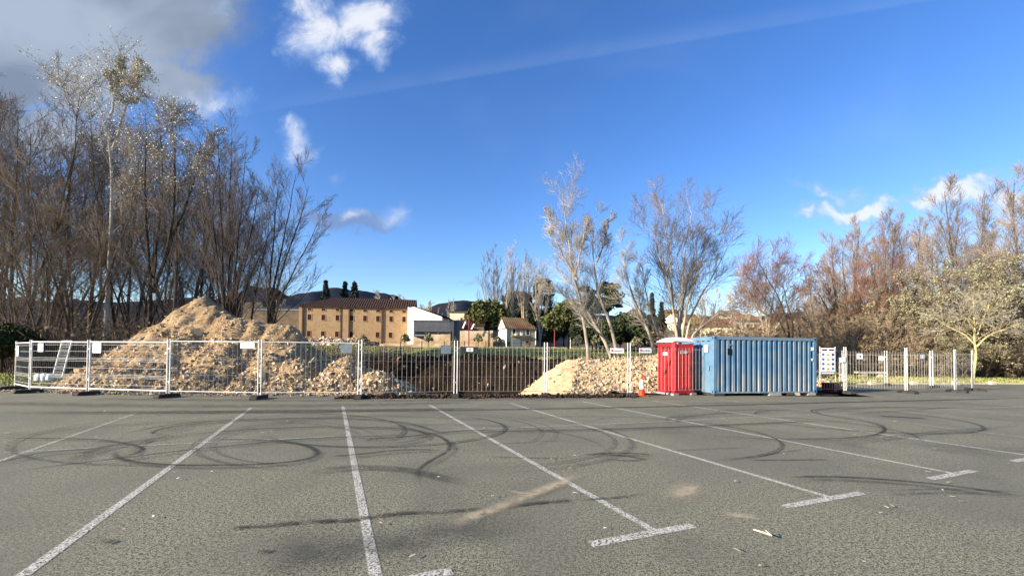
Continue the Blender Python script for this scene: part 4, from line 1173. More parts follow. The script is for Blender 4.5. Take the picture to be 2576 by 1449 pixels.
def stem_path(pts, K=11, rng=None, wob=.0):
    P = np.array(pts, float)
    t = np.concatenate([[0], np.cumsum(np.linalg.norm(np.diff(P, axis=0), axis=1))]); tt = np.linspace(0, t[-1], K)
    Q = np.stack([np.interp(tt, t, P[:, k]) for k in range(3)], 1)
    for _ in range(2): Q[1:-1] = .25 * Q[:-2] + .5 * Q[1:-1] + .25 * Q[2:]
    if rng is not None and wob: Q[1:] += np.cumsum(rng.normal(0, wob, (K - 1, 3)) * [1, 1, .3], 0)
    return Q
def leafquads(mb, C, size, rng):
    n = len(C)
    a = rng.normal(size=(n, 3)); a /= np.linalg.norm(a, axis=1, keepdims=True)
    b = np.cross(a, rng.normal(size=(n, 3))); b /= np.linalg.norm(b, axis=1, keepdims=True)
    s_ = size * rng.uniform(.6, 1.3, (n, 1))
    mb.quads(C, a * s_, b * s_ * .6)
class Tree: pass
def make_tree(seed, stems, r0, l1, l2, l3, rmin=.0085, l1t=(.25, .97), wob=.06, l4=None, leaf=None):
    """stems: list of point lists. l = (n, angle range, length range, up, wobble)"""
    rng = np.random.default_rng(seed)
    T = Tree(); T.trunk, T.crown, T.leaf = MB(), MB(), None
    SP, SR = [], []
    for k, s_ in enumerate(stems):
        Q = stem_path(s_, 12, rng, wob)
        rr = r0 if np.isscalar(r0) else r0[k]
        SP.append(Q); SR.append(rr * .9 * (1 - np.linspace(0, 1, 12)) ** 1.0 + rmin * 1.5)
        SR[-1][0] *= 1.25
    SP, SR = np.array(SP), np.array(SR)
    T.trunk.tubes(SP, SR, 7, cap=False)
    B1, Q1 = grow(SP, SR, l1[0], l1t[0], l1t[1], l1[1], l1[2], l1[3], l1[4], 7, .38, rng, rmin * 1.5, lenfall=l1[5] if len(l1) > 5 else .6)
    T.trunk.tubes(B1, Q1, 4, cap=False)
    allp = [np.concatenate([B1], 0)]
    B2, Q2 = grow(B1, Q1, l2[0], .18, .98, l2[1], l2[2], l2[3], l2[4], 4, .5, rng, rmin * 1.05)
    T.crown.tubes(B2, Q2, 3)
    B3, Q3 = grow(B2, Q2, l3[0], .12, 1.0, l3[1], l3[2], l3[3], l3[4], 3, .7, rng, rmin)
    T.crown.tubes(B3, Q3, 3)
    tips = B3
    if l4:
        B4, Q4 = grow(B3, Q3, l4[0], .2, 1.0, l4[1], l4[2], l4[3], l4[4], 3, .8, rng, rmin * .8)
        T.crown.tubes(B4, Q4, 3); tips = B4
    if leaf:
        n, size, zlo, amt = leaf
        T.leaf = MB()
        allt = tips.reshape(-1, 3)
        sel = allt[:, 2] > zlo
        allt = allt[sel]
        if len(allt) > n: allt = allt[rng.choice(len(allt), n, replace=False)]
        leafquads(T.leaf, allt + rng.normal(0, .08, allt.shape), size, rng)
    return T
def plant_tree(T, name, label, loc, rz=0, sc=None, bark='bark', twig='twig', leafm=None, group=None, cat='tree'):
    t = thing(name, label, cat, loc, rz, group)
    if sc: t.scale = sc
    for nm, mb_, mt_ in (('trunk', T.trunk, bark), ('crown', T.crown, twig), ('foliage', T.leaf, leafm)):
        if mb_ is None: continue
        if not hasattr(mb_, 'me'):
            mb_.me = mb_.mesh(nm, nm == 'trunk'); mb_.me.materials.append(M[mt_])
        o = bpy.data.objects.new(nm, mb_.me); COL.objects.link(o); o.parent = t
        o.material_slots[0].link = 'OBJECT'; o.material_slots[0].material = M[mt_]
    return t
UPL = dict(l1=(15, (24, 55), (.26, .44), .45, .10), l2=(9, (24, 58), (.40, .72), .35, .14), l3=(8, (20, 60), (.40, .75), .25, .18))

def gen_stems(H, n, spread, rng, base=.25, h_at=.0):
    out = []
    for k in range(n):
        a = 6.283 * k / n + rng.uniform(-.5, .5); s_ = spread * rng.uniform(.6, 1.2) if n > 1 else spread * .3
        hh = H * rng.uniform(.85, 1.0)
        b = (base * math.cos(a) * (n > 1), base * math.sin(a) * (n > 1), -.1)
        out.append([b, (s_ * .35 * math.cos(a), s_ * .35 * math.sin(a), hh * .35), (s_ * .8 * math.cos(a), s_ * .8 * math.sin(a), hh * .7), (s_ * math.cos(a), s_ * math.sin(a), hh)])
    return out
r_ = np.random.default_rng(101)
protoT = {}
def proto(key, H, n, spread, seed, r0, **k):
    rng = np.random.default_rng(seed)
    st = gen_stems(H, n, spread, rng)
    args = dict(UPL); args.update(k)
    return make_tree(seed, st, r0, **args)

# left wood: tall bare ascending trees. (u, Y, top v, type, z-rotation)
TA = proto('a', 17, 3, 3.6, 11, .13, rmin=.0085)
TB = proto('b', 16, 2, 3.2, 12, .15, rmin=.0085, l1=(16, (25, 52), (.30, .48), .5, .08))
TC = proto('c', 15, 4, 4.8, 13, .11, rmin=.0085)
TD_ = proto('d', 16, 1, 1.2, 14, .17, rmin=.0085, l1=(26, (25, 50), (.26, .40), .55, .07), l2=(10, (20, 46), (.35, .55), .5, .09))
HT = {'A': 17.5, 'B': 16.7, 'C': 15.6, 'D': 16.3}
PT = {}
def place_kind(key, T, u, Y, topv, lab, rz, bark, twig, name='bare_tree', group=None, wsc=1.0, HTd=HT):
    base = A(u, 890, Y); x = base[0]
    z = tz(x, Y) - .05
    H = A(u, topv, Y)[2] - z
    s_ = H / HTd[key]
    pk = key + bark + twig + name
    if pk not in PT:
        PT[pk] = plant_tree(T, name, lab, (x, Y, z), rz, (s_ * wsc, s_ * wsc, s_), bark, twig, None, group)
    else:
        dup(PT[pk], (x, Y, z), rz, (s_ * wsc, s_ * wsc, s_), lab, group)
GL = 'bare trees of the wood behind the left fence'
LEFT = [('A', -150, 33, 230, 'bark', 'twig_gold', 'bare tree outside the wood edge at the far left end'), ('B', -60, 36, 250, 'bark', 'twig', 'bare tree at the left edge of the wood with golden twigs low down'),
        ('A', 22, 31, 232, 'bark_dark', 'twig_gold', 'golden brown bare tree at the left edge of the picture'), ('C', 85, 34, 262, 'bark', 'twig', 'many stemmed bare tree next to the leftmost golden one'),
        ('D', 150, 38, 300, 'bark_dark', 'twig_dark', 'dark slender bare tree before the grey cloud, left of the tall silver one'), ('B', 205, 35, 290, 'bark', 'twig', 'bare tree directly left of the tall silver leaved one'),
        ('C', 200, 30.5, 430, 'bark', 'twig_gold', 'lower golden twiggy tree in front of the wood left of the silver one'), ('A', 310, 38, 300, 'bark_dark', 'twig', 'bare tree standing behind the tall silver leaved trunk'),
        ('B', 455, 35, 290, 'bark', 'twig_dark', 'bare tree behind the second silver topped crown'), ('A', 500, 40, 350, 'bark_dark', 'twig_dark', 'dark bare tree between the silver topped crown and the broom shaped one'),
        ('C', 120, 29, 560, 'bark', 'twig_dark', 'low dark many stemmed tree behind the white framed panels'), ('C', 345, 31, 520, 'bark_dark', 'twig', 'low spreading tree left of the tall heap'),
        ('D', 430, 30, 420, 'bark', 'twig', 'slim bare tree just behind the top of the tall heap'), ('B', 560, 44, 420, 'bark_dark', 'twig_dark', 'far dark bare tree behind the broom shaped tree'),
        ('A', -20, 43, 330, 'bark', 'twig', 'hindmost bare tree at the left edge, behind the golden brown one'), ('C', 110, 45, 360, 'bark', 'twig', 'hindmost many stemmed tree left of the silver trunk'),
        ('A', 255, 45, 380, 'bark', 'twig', 'hindmost bare tree directly behind the silver trunk'), ('C', 400, 46, 390, 'bark', 'twig', 'hindmost many stemmed tree above the left slope of the heap'),
        ('A', 610, 48, 470, 'bark_dark', 'twig', 'hindmost bare tree filling the gap right of the broom shaped one'), ('C', 50, 30, 600, 'bark', 'twig', 'low many stemmed tree above the dark bush at the left end'),
        ('C', 470, 36, 560, 'bark_dark', 'twig', 'low many stemmed tree just above the heap peak')]
rr_ = random.Random(9)
for key, u, Y, tv, bk, tw, lb in LEFT:
    place_kind(key, {'A': TA, 'B': TB, 'C': TC, 'D': TD_}[key], u, Y, tv, lb, rr_.uniform(0, 6.28), bk, tw, group=GL)

def rel(pts, base):       # image points at distance -> local points
    return [(p[0] - base[0], p[1] - base[1], p[2] - base[2]) for p in pts]
# tall silver tree
Y0 = 31.0
b0 = A(263, 935, Y0); b0 = (b0[0], Y0, 0.0)
stA = rel([(b0[0], Y0, -.1), A(268, 800, Y0), A(276, 600, Y0), A(284, 450, Y0), A(286, 370, Y0), A(262, 290, Y0 + .3), A(232, 200, Y0 + .5), A(200, 160, Y0 + .5)], b0)
stB = rel([A(285, 375, Y0), A(300, 320, Y0), A(322, 270, Y0 - .3), A(345, 210, Y0 - .4), A(350, 165, Y0)], b0)
stC = rel([A(275, 300, Y0), A(285, 230, Y0 + .3), A(290, 150, Y0 + .3)], b0)
TS = make_tree(31, [stA, stB, stC], (.20, .10, .08), (15, (28, 58), (.11, .19), .35, .09, .1), (9, (28, 62), (.55, .95), .2, .14), (9, (20, 60), (.5, .95), .1, .15), rmin=.0085, l1t=(.40, .95), wob=.03, leaf=(9500, .042, 12.0, 1))
plant_tree(TS, 'silver_poplar', 'tallest tree, slender pale trunk forked high up with silvery leaves at its top', b0, 0, None, 'bark_white', 'twig_grey', 'leaf_pale')
b1 = A(372, 935, 30.0); b1 = (b1[0], 30.0, 0.0)
stA = rel([(b1[0], 30.0, -.1), A(378, 800, 30), A(385, 720, 30), A(372, 600, 30), A(368, 480, 30), A(372, 380, 30), A(365, 290, 30)], b1)
stB = rel([A(384, 735, 30), A(420, 640, 29.5), A(440, 520, 29.3), A(438, 400, 29.3), A(430, 290, 29.3)], b1)
stC = rel([A(384, 700, 30), A(400, 560, 30.6), A(410, 420, 31), A(395, 270, 31)], b1)
stD = rel([A(420, 640, 29.5), A(470, 520, 29.6), A(500, 420, 29.8), A(515, 360, 30)], b1)
TS2 = make_tree(33, [stA, stB, stC, stD], (.17, .13, .11, .09), (14, (25, 55), (.18, .30), .4, .09, .2), (9, (24, 58), (.45, .85), .3, .13), (9, (20, 60), (.5, .9), .2, .15), rmin=.0085, l1t=(.3, .98), wob=.05, leaf=(8000, .040, 13.0, 1))
plant_tree(TS2, 'silver_poplar', 'broad tree with several dark stems and yellowish silver leaves along its top', b1, 0, None, 'bark_dark', 'twig', 'leaf_pale')
# broom shaped dark tree
def fan(ub, vb, Y, tops, seed, r0, label, bark, twig, l1, l2, l3, rmin=.0085, l1t=(.2, .97), leaf=None, leafm=None, name='bare_tree', z=None, bend=.25, group=None, l4=None):
    rng = np.random.default_rng(seed)
    bx = A(ub, vb, Y)[0]; bz = tz(bx, Y) if z is None else z
    b = (bx, Y, bz); st = []
    for (u, v) in tops:
        tp = A(u, v, Y + rng.uniform(-1.2, 1.2)); m1 = A(ub + (u - ub) * bend, vb + (v - vb) * .4, Y + rng.uniform(-.4, .4)); m2 = A(ub + (u - ub) * .66, vb + (v - vb) * .72, Y + rng.uniform(-.8, .8))
        st.append(rel([(bx + rng.uniform(-.2, .2), Y + rng.uniform(-.2, .2), bz - .1), m1, m2, tp], b))
    T = make_tree(seed, st, r0, l1, l2, l3, rmin=rmin, l1t=l1t, wob=.05, leaf=leaf, l4=l4)
    return plant_tree(T, name, label, b, 0, None, bark, twig, leafm, group)
fan(575, 905, 28.5, [(545, 360), (585, 345), (620, 395), (660, 470), (520, 450), (690, 560)], 41, .11, 'broom shaped dark tree with many upright stems behind the tall heap', 'bark_dark', 'twig_dark', (12, (18, 38), (.26, .42), .5, .06), (9, (18, 42), (.35, .55), .4, .08), (9, (18, 50), (.4, .7), .3, .12))
fan(672, 905, 29.0, [(700, 455), (745, 440), (785, 470), (800, 560)], 42, .11, 'bare tree leaning right at the right end of the left wood', 'bark_dark', 'twig_dark', (12, (20, 42), (.24, .42), .4, .06), (9, (18, 42), (.35, .6), .35, .08), (9, (18, 50), (.4, .75), .25, .12), bend=.2)
fan(560, 905, 33.0, [(530, 520), (600, 500), (640, 560)], 43, .11, 'smaller dark tree crowded behind the broom shaped one', 'bark_dark', 'twig_dark', (10, (20, 45), (.28, .45), .5, .06), (8, (18, 42), (.35, .6), .35, .08), (6, (16, 45), (.4, .7), .25, .1))

# leaning pale trees behind the stone ridge
def expl(label, Y, base_uv, stems, seed, r0, bark, twig, l1, l2, l3, rmin=.0085, l1t=(.3, .98), name='pale_tree', leaf=None, leafm=None):
    bx, _, bz0 = A(base_uv[0], base_uv[1], Y); bz = tz(bx, Y)
    b = (bx, Y, bz)
    st = [rel([A(u, v, Y + dy_) for u, v, dy_ in s_], b) for s_ in stems]
    st[0][0] = (st[0][0][0], st[0][0][1], -.1)
    T = make_tree(seed, st, r0, l1, l2, l3, rmin=rmin, l1t=l1t, wob=.035, leaf=leaf)
    return plant_tree(T, name, label, b, 0, None, bark, twig, leafm)
LL = ((15, (24, 50), (.15, .27), .5, .09, .4), (10, (24, 55), (.45, .85), .35, .13), (9, (20, 55), (.5, .95), .3, .15))
expl('slender pale tree leaning left out of the stone ridge, tallest of the middle trees', 25.0, (1486, 925), [[(1486, 925, 0), (1470, 800, 0), (1450, 700, 0), (1432, 620, 0), (1424, 530, 0), (1420, 478, 0)], [(1452, 705, 0), (1415, 640, .4), (1388, 580, .6), (1376, 535, .6)], [(1448, 690, 0), (1468, 610, -.4), (1478, 555, -.5)]], 51, (.13, .07, .055), 'bark_pale', 'twig_grey', *LL, rmin=.0075, l1t=(.35, .98))
expl('leaning forked tree with curved pale trunks left of the double post', 26.0, (1556, 915), [[(1556, 915, 0), (1530, 860, 0), (1480, 800, 0), (1455, 740, .2), (1440, 680, .3), (1436, 600, .3)], [(1552, 890, 0), (1540, 820, -.2), (1512, 760, -.3), (1494, 700, -.3), (1490, 610, -.3), (1498, 540, -.3)], [(1500, 660, -.3), (1525, 590, -.6), (1540, 545, -.8)], [(1535, 862, 0), (1480, 815, -.8), (1400, 720, -1.5), (1340, 690, -2)]], 52, (.15, .12, .065, .055), 'bark_pale', 'twig_grey', *LL, rmin=.0075, l1t=(.25, .98))
expl('leaning tree with brownish trunk between double post and red toilet', 29.0, (1668, 915), [[(1668, 915, 0), (1630, 830, 0), (1598, 770, 0), (1572, 700, 0), (1562, 650, 0), (1566, 620, 0)], [(1690, 915, 0), (1650, 820, .2), (1625, 740, .3), (1612, 660, .3)]], 53, (.15, .10), 'bark_pale', 'twig_grey', *LL, rmin=.0085, l1t=(.3, .98))
fan(1708, 905, 27.5, [(1640, 540), (1668, 510), (1740, 530), (1772, 590), (1808, 560), (1828, 615), (1862, 735)], 54, .115, 'spreading many stemmed tree rising behind the red toilet', 'bark_pale', 'twig', (12, (20, 46), (.20, .34), .45, .08, .4), (9, (24, 55), (.45, .85), .35, .13), (9, (20, 55), (.5, .95), .25, .15), rmin=.008, l1t=(.32, .98), bend=.2)
fan(1925, 890, 42.0, [(1858, 690), (1888, 665), (1925, 655), (1962, 665), (1998, 690), (2015, 740)], 55, .12, 'round crowned tree with reddish twigs above the blue container', 'bark_pale', 'twig_red', (10, (25, 55), (.24, .38), .3, .1, .3), (10, (25, 60), (.45, .85), .25, .14), (11, (25, 62), (.5, .95), .2, .16), rmin=.011, l1t=(.35, .98))
fan(2000, 890, 36.0, [(1880, 700), (1905, 640), (1960, 720)], 56, .1, 'thin dark stem slanting left above the blue container', 'bark_dark', 'twig', (8, (25, 55), (.2, .3), .3, .1, .3), (6, (25, 55), (.35, .6), .25, .12), (5, (25, 60), (.45, .75), .2, .14), rmin=.0085)

# poplars behind the small house
TP = make_tree(61, [[(0, 0, -.1), (.2, .1, 8), (.1, -.1, 16), (.2, 0, 24)], [(0, 0, 2), (-1.1, .4, 9), (-1.4, .5, 16), (-1.5, .3, 22)], [(0, 0, 3), (1.0, -.5, 10), (1.3, -.6, 16), (1.5, -.5, 21)]], (.34, .2, .2), (16, (10, 26), (.26, .42), .35, .04), (6, (12, 28), (.35, .55), .4, .06), (9, (12, 30), (.4, .65), .35, .08), rmin=.02, l1t=(.22, .97), wob=.05)
pop0 = None
for k, (u, Y, tv, lb) in enumerate([(1236, 116, 634, 'leftmost pale poplar behind the small house with white gable'), (1283, 118, 626, 'tall pale poplar rising above the roof of the small house'), (1318, 124, 644, 'pale poplar behind the ridge of the small house'), (1358, 119, 658, 'pale poplar at the right corner of the small house'), (1384, 128, 700, 'short pale poplar right of the dark cedar')]):
    x = A(u, 880, Y)[0]; z = tz(x, Y); H = A(u, tv, Y)[2] - z; s_ = H / 24.5
    if pop0 is None: pop0 = plant_tree(TP, 'poplar', lb, (x, Y, z), .4, (s_ * 1.1, s_ * 1.1, s_), 'bark_pale', 'twig_grey', None, 'bare poplars behind the small house')
    else: dup(pop0, (x, Y, z), k * 1.3, (s_ * (1.05 + .1 * (k % 2)), s_ * 1.05, s_), lb)

# right wood
fan(2130, 905, 44, [(2085, 670), (2120, 625), (2160, 670), (2060, 725), (2200, 720)], 71, .14, 'reddish bare tree at the left end of the right wood', 'bark', 'twig_red', (11, (22, 50), (.26, .42), .4, .08), (9, (24, 56), (.42, .8), .35, .12), (9, (20, 55), (.4, .7), .3, .12), rmin=.011)
fan(2215, 905, 42, [(2190, 635), (2230, 610), (2260, 670), (2150, 710)], 72, .14, 'orange brown bare tree in the right wood', 'bark', 'twig_red', (11, (22, 50), (.26, .42), .4, .08), (9, (24, 56), (.42, .8), .35, .12), (9, (20, 55), (.4, .7), .3, .12), rmin=.011)
TR = make_tree(73, gen_stems(15, 2, 1.5, np.random.default_rng(4)), .17, (18, (16, 36), (.20, .34), .5, .06), (10, (22, 52), (.45, .8), .4, .11), (10, (20, 52), (.5, .9), .35, .13), rmin=.011, l1t=(.2, .97))
TRh = 15.3
rp = None
for k, (u, Y, tv, lb) in enumerate([(2252, 48, 535, 'grey poplar standing behind the orange brown tree'), (2350, 47, 555, 'grey poplar above the left silvery shrub'), (2435, 44, 462, 'tall grey poplar with its top against the white cloud'), (2558, 40, 450, 'tallest grey poplar at the right edge of the picture'), (2620, 44, 480, 'grey poplar outside the right edge'), (2125, 52, 560, 'thin grey poplar behind the reddish tree'), (2495, 50, 560, 'short grey poplar between the two tall right ones'), (2305, 54, 545, 'distant grey poplar between two nearer ones'), (2175, 56, 590, 'distant grey poplar between the reddish and the orange brown trees'), (2400, 58, 570, 'distant grey poplar behind the left silvery bush'), (2520, 55, 590, 'distant grey poplar low between the two tallest ones'), (2060, 60, 650, 'distant grey poplar at the left end of the right wood')]):
    x = A(u, 880, Y)[0]; z = tz(x, Y); H = A(u, tv, Y)[2] - z; s_ = H / TRh
    if rp is None: rp = plant_tree(TR, 'poplar', lb, (x, Y, z), .4, (s_, s_, s_), 'bark', 'twig_tan', None, 'grey poplars of the right wood')
    else: dup(rp, (x, Y, z), k * 1.1, (s_ * (.95 + .1 * (k % 2)), s_, s_), lb)
def shrub(seed, H, Wd, n, rmin, leafn, lsize):
    rng = np.random.default_rng(seed)
    st = []
    for k in range(n):
        a = rng.uniform(0, 6.28); r = rng.uniform(.3, 1) * Wd / 2; hh = H * rng.uniform(.6, 1) * (1 - .25 * r / (Wd / 2))
        st.append([(r * .2 * math.cos(a), r * .2 * math.sin(a), -.1), (r * .55 * math.cos(a), r * .55 * math.sin(a), hh * .45), (r * math.cos(a), r * math.sin(a), hh)])
    return make_tree(seed, st, .07, (8, (25, 60), (.3, .5), .3, .1), (7, (25, 60), (.4, .7), .2, .14), (8, (25, 65), (.4, .75), .15, .18), rmin=rmin, l1t=(.1, .95), leaf=(leafn, lsize, .5, 1) if leafn else None)
SH1 = shrub(81, 8, 7, 12, .010, 16000, .042)
SH2 = shrub(82, 5, 6, 10, .015, 0, 0)
sh1 = None
for k, (u, Y, tv, sc_, lb) in enumerate([(2330, 38, 650, 1.0, 'silvery olive leaved bush tree left of the yellow barked one'), (2460, 37, 625, 1.1, 'largest silvery leaved bush tree directly behind the yellow barked one'), (2560, 36, 640, 1.0, 'silvery leaved bush tree at the right edge'), (2255, 38, 770, 1.0, 'low olive leaved bush above the right end of the container'), (2400, 35, 800, .9, 'low olive bush between the larger silvery ones')]):
    x = A(u, 880, Y)[0]; z = tz(x, Y); H = A(u, tv, Y)[2] - z; s_ = H / 8.2
    w_ = max(s_, .75) * sc_
    if sh1 is None: sh1 = plant_tree(SH1, 'bush', lb, (x, Y, z), .4, (w_, w_, s_), 'bark', 'twig', 'leaf_olive', 'silvery leaved bushes of the right wood', cat='bush')
    else: dup(sh1, (x, Y, z), k * 1.7, (w_, w_, s_), lb)
sh2 = None
SHL = [(2040, 40, 800), (2100, 38, 770), (2170, 37, 760), (2230, 36.5, 790), (2290, 37, 800), (2350, 36, 815), (2410, 37, 820), (2470, 36.5, 800), (2530, 36, 800), (2590, 35.5, 790), (2180, 42, 700), (2450, 41, 720), (2560, 40, 700), (2080, 46, 740), (2300, 42, 700)]
SHT = ['bare brown thicket bush just right of the container roof', 'bare brown thicket bush above the safety banner', 'bare brown thicket bush behind the stone bench', 'bare brown thicket bush right of the stone bench', 'bare brown bush between the two rear fence posts', 'bare brown bush left of the fence corner', 'bare brown bush at the fence corner', 'bare brown bush behind the yellow trunk', 'bare brown bush right of the yellow trunk', 'bare brown bush at the right picture edge', 'taller bare bush rising behind the bench', 'taller bare bush high behind the yellow trunk', 'taller bare bush far right behind the others', 'taller bare bush beyond the container roof', 'taller bare bush between bench and yellow trunk']
for k, ((u, Y, tv), lb) in enumerate(zip(SHL, SHT)):
    x = A(u, 880, Y)[0]; z = tz(x, Y); H = A(u, tv, Y)[2] - z; s_ = H / 5.1
    if sh2 is None: sh2 = plant_tree(SH2, 'bush', lb, (x, Y, z), .4, (max(s_, .8), max(s_, .8), s_), 'bark', 'twig_gold', None, 'bare brown bushes of the right wood', cat='bush')
    else: dup(sh2, (x, Y, z), k * 1.7, (max(s_, .85), max(s_, .85), s_), lb)
# undergrowth behind both woods: dense thin stems
def thicket(name, x0, x1, y0, y1, n, hmax, seed, m, label, leafm=None, nl=0, slope=None, cond=None):
    rng = np.random.default_rng(seed)
    x, y = rng.uniform(x0, x1, n), rng.uniform(y0, y1, n)
    if cond: k_ = cond(x, y); x, y = x[k_], y[k_]; n = len(x)
    z = terrain(x, y); h = hmax * rng.uniform(.3, 1, n) * (.6 + .8 * fbm(x * .25, y * .25, seed))
    d = rng.normal(0, .45, (n, 2)) * h[:, None]
    P = np.zeros((n, 3, 3))
    for k, t in enumerate((0, .5, 1)):
        P[:, k, 0] = x + d[:, 0] * t ** 1.5 + rng.normal(0, .05, n); P[:, k, 1] = y + d[:, 1] * t ** 1.5; P[:, k, 2] = z + h * t * (1 - .12 * t)
    R = rng.uniform(.010, .024, (n, 1)) * np.array([1, .7, .3])[None]
    mb = MB().tubes(P, R, 3)
    B, Q = grow(P, R, 5, .25, 1, (25, 70), (.25, .5), .1, .15, 2, .6, rng, .010)
    mb.tubes(B, Q, 3)
    o = mb.build(name, m, kind='stuff', label=label)
    if nl:
        pts = B.reshape(-1, 3); pts = pts[rng.choice(len(pts), min(nl, len(pts)), replace=False)]
        lm = MB(); leafquads(lm, pts, .11, rng); lm.build('foliage', leafm, o)
    return o
thicket('undergrowth', -52, -16, 27.5, 44, 5200, 4.4, 91, M['twig_dark'], 'tangled dark undergrowth below the left wood', M['leaf_dull'], 7000, cond=lambda x, y: x < -.64 * y)
thicket('undergrowth', -60, -16, 30, 50, 2400, 5.5, 97, M['twig_dark'], 'tall tangled saplings filling the left wood between the trunks', cond=lambda x, y: x < -.70 * y)
thicket('undergrowth', 26, 70, 38, 54, 2200, 7.5, 98, M['twig_gold'], 'tall tangled saplings filling the right wood')
thicket('undergrowth', 22, 66, 35.5, 48, 2600, 3.4, 92, M['twig_gold'], 'tangled brown undergrowth below the right wood', M['leaf_dull'], 7000)
thicket('undergrowth', 10, 34, 34, 66, 3000, 4.0, 93, M['twig'], 'brown scrub beyond the stone ridge and container', M['leaf_dull'], 5000, cond=lambda x, y: x > .37 * y)
thicket('undergrowth', -95, -30, 44, 72, 2000, 5.5, 94, M['twig_dark'], 'far dark scrub at the back of the left wood', M['leaf_dull'], 5000, cond=lambda x, y: x < -.72 * y)

# yellow barked young tree in front of the right wood
Yl = 29.0
expl('young tree with yellow lichen covered trunk and low spreading branches at the fence corner', Yl, (2449, 960), [[(2446, 960, 0), (2451, 920, 0), (2456, 880, 0), (2458, 840, 0), (2455, 800, 0), (2452, 745, 0)], [(2456, 872, 0), (2438, 855, .1), (2425, 840, .2), (2380, 815, .4), (2345, 790, .5)], [(2457, 872, 0), (2480, 850, -.2), (2510, 835, -.5), (2560, 815, -.8)], [(2456, 850, 0), (2435, 810, -.6), (2410, 770, -1)], [(2458, 850, 0), (2478, 800, .6), (2500, 750, 1)]], 95, (.10, .055, .055, .045, .045), 'bark_lichen', 'twig_grey', (12, (30, 62), (.32, .55), .12, .07, .5), (7, (25, 55), (.35, .6), .1, .09), (5, (20, 50), (.4, .7), .1, .1), rmin=.0075, l1t=(.45, .98), name='young_tree')

# ------------------------------------------------------------------ evergreens
def conifer(seed, H, Wd, n, size, kind='cone'):
    rng = np.random.default_rng(seed)
    T = Tree(); T.trunk, T.crown, T.leaf = MB(), MB(), MB()
    T.trunk.tubes([[(0, 0, -.1), (0, 0, H * .5), (0, 0, H * .95)]], [[H * .02, H * .012, .03]], 6)
    if kind == 'cone':
        nb = 200
        zz = rng.uniform(.08, .995, nb); az = rng.uniform(0, 6.28, nb); L = (1 - zz) ** 1.0 * Wd / 2 * rng.uniform(.75, 1.1, nb)
        P = np.stack([np.stack([0 * az, 0 * az, zz * H], -1), np.stack([L * .5 * np.cos(az), L * .5 * np.sin(az), zz * H + .02 * H], -1), np.stack([L * np.cos(az), L * np.sin(az), zz * H - L * .12], -1)], 1)
        T.crown.tubes(P, np.tile([.05, .035, .015], (nb, 1)) * H / 12, 3)
        k = rng.integers(0, nb, n); t = rng.random(n) ** .6
        C = np.stack([L[k] * t * np.cos(az[k]), L[k] * t * np.sin(az[k]), zz[k] * H - L[k] * .12 * t], -1) + rng.normal(0, .018 * Wd, (n, 3)) * [1, 1, .7]
    elif kind == 'cedar':
        nb = 60
        zz = np.sort(rng.uniform(.10, .97, nb)); az = rng.uniform(0, 6.28, nb); L = (1.05 - zz) ** .45 * Wd / 2 * rng.uniform(.6, 1.1, nb)
        P = np.stack([np.stack([0 * az, 0 * az, zz * H], -1), np.stack([L * .5 * np.cos(az), L * .5 * np.sin(az), zz * H + .03 * H], -1), np.stack([L * np.cos(az), L * np.sin(az), zz * H + .02 * H], -1)], 1)
        T.crown.tubes(P, np.tile([.07, .05, .02], (nb, 1)) * H / 12, 3)
        k = rng.integers(0, nb, n); t = rng.random(n) ** .5; wv = rng.normal(0, .16, n)
        C = np.stack([L[k] * t * np.cos(az[k] + wv), L[k] * t * np.sin(az[k] + wv), zz[k] * H + .025 * H], -1) + rng.normal(0, .02 * H, (n, 3)) * [1, 1, .6]
    else:   # rounded crown of clumps
        nb = 34
        dd = rng.normal(size=(nb, 3)); dd /= np.linalg.norm(dd, axis=1, keepdims=True); dd[:, 2] = np.abs(dd[:, 2]) * .95 - .25
        cc_ = dd * np.array([Wd / 2, Wd / 2, H * .42]) * rng.uniform(.55, .92, (nb, 1)) + [0, 0, H * .52]
        P = np.stack([np.tile([0, 0, H * .25], (nb, 1)), cc_ * .5 + np.array([0, 0, H * .2]), cc_], 1)
        T.crown.tubes(P, np.tile([.06, .04, .02], (nb, 1)) * H / 12, 3)
        k = rng.integers(0, nb, n); v = rng.normal(size=(n, 3)); v /= np.linalg.norm(v, axis=1, keepdims=True)
        C = cc_[k] + v * (Wd * .15) * rng.uniform(.5, 1.05, (n, 1))
        C[:, 2] = np.maximum(C[:, 2], H * .03)
    leafquads(T.leaf, C, size, rng)
    return T
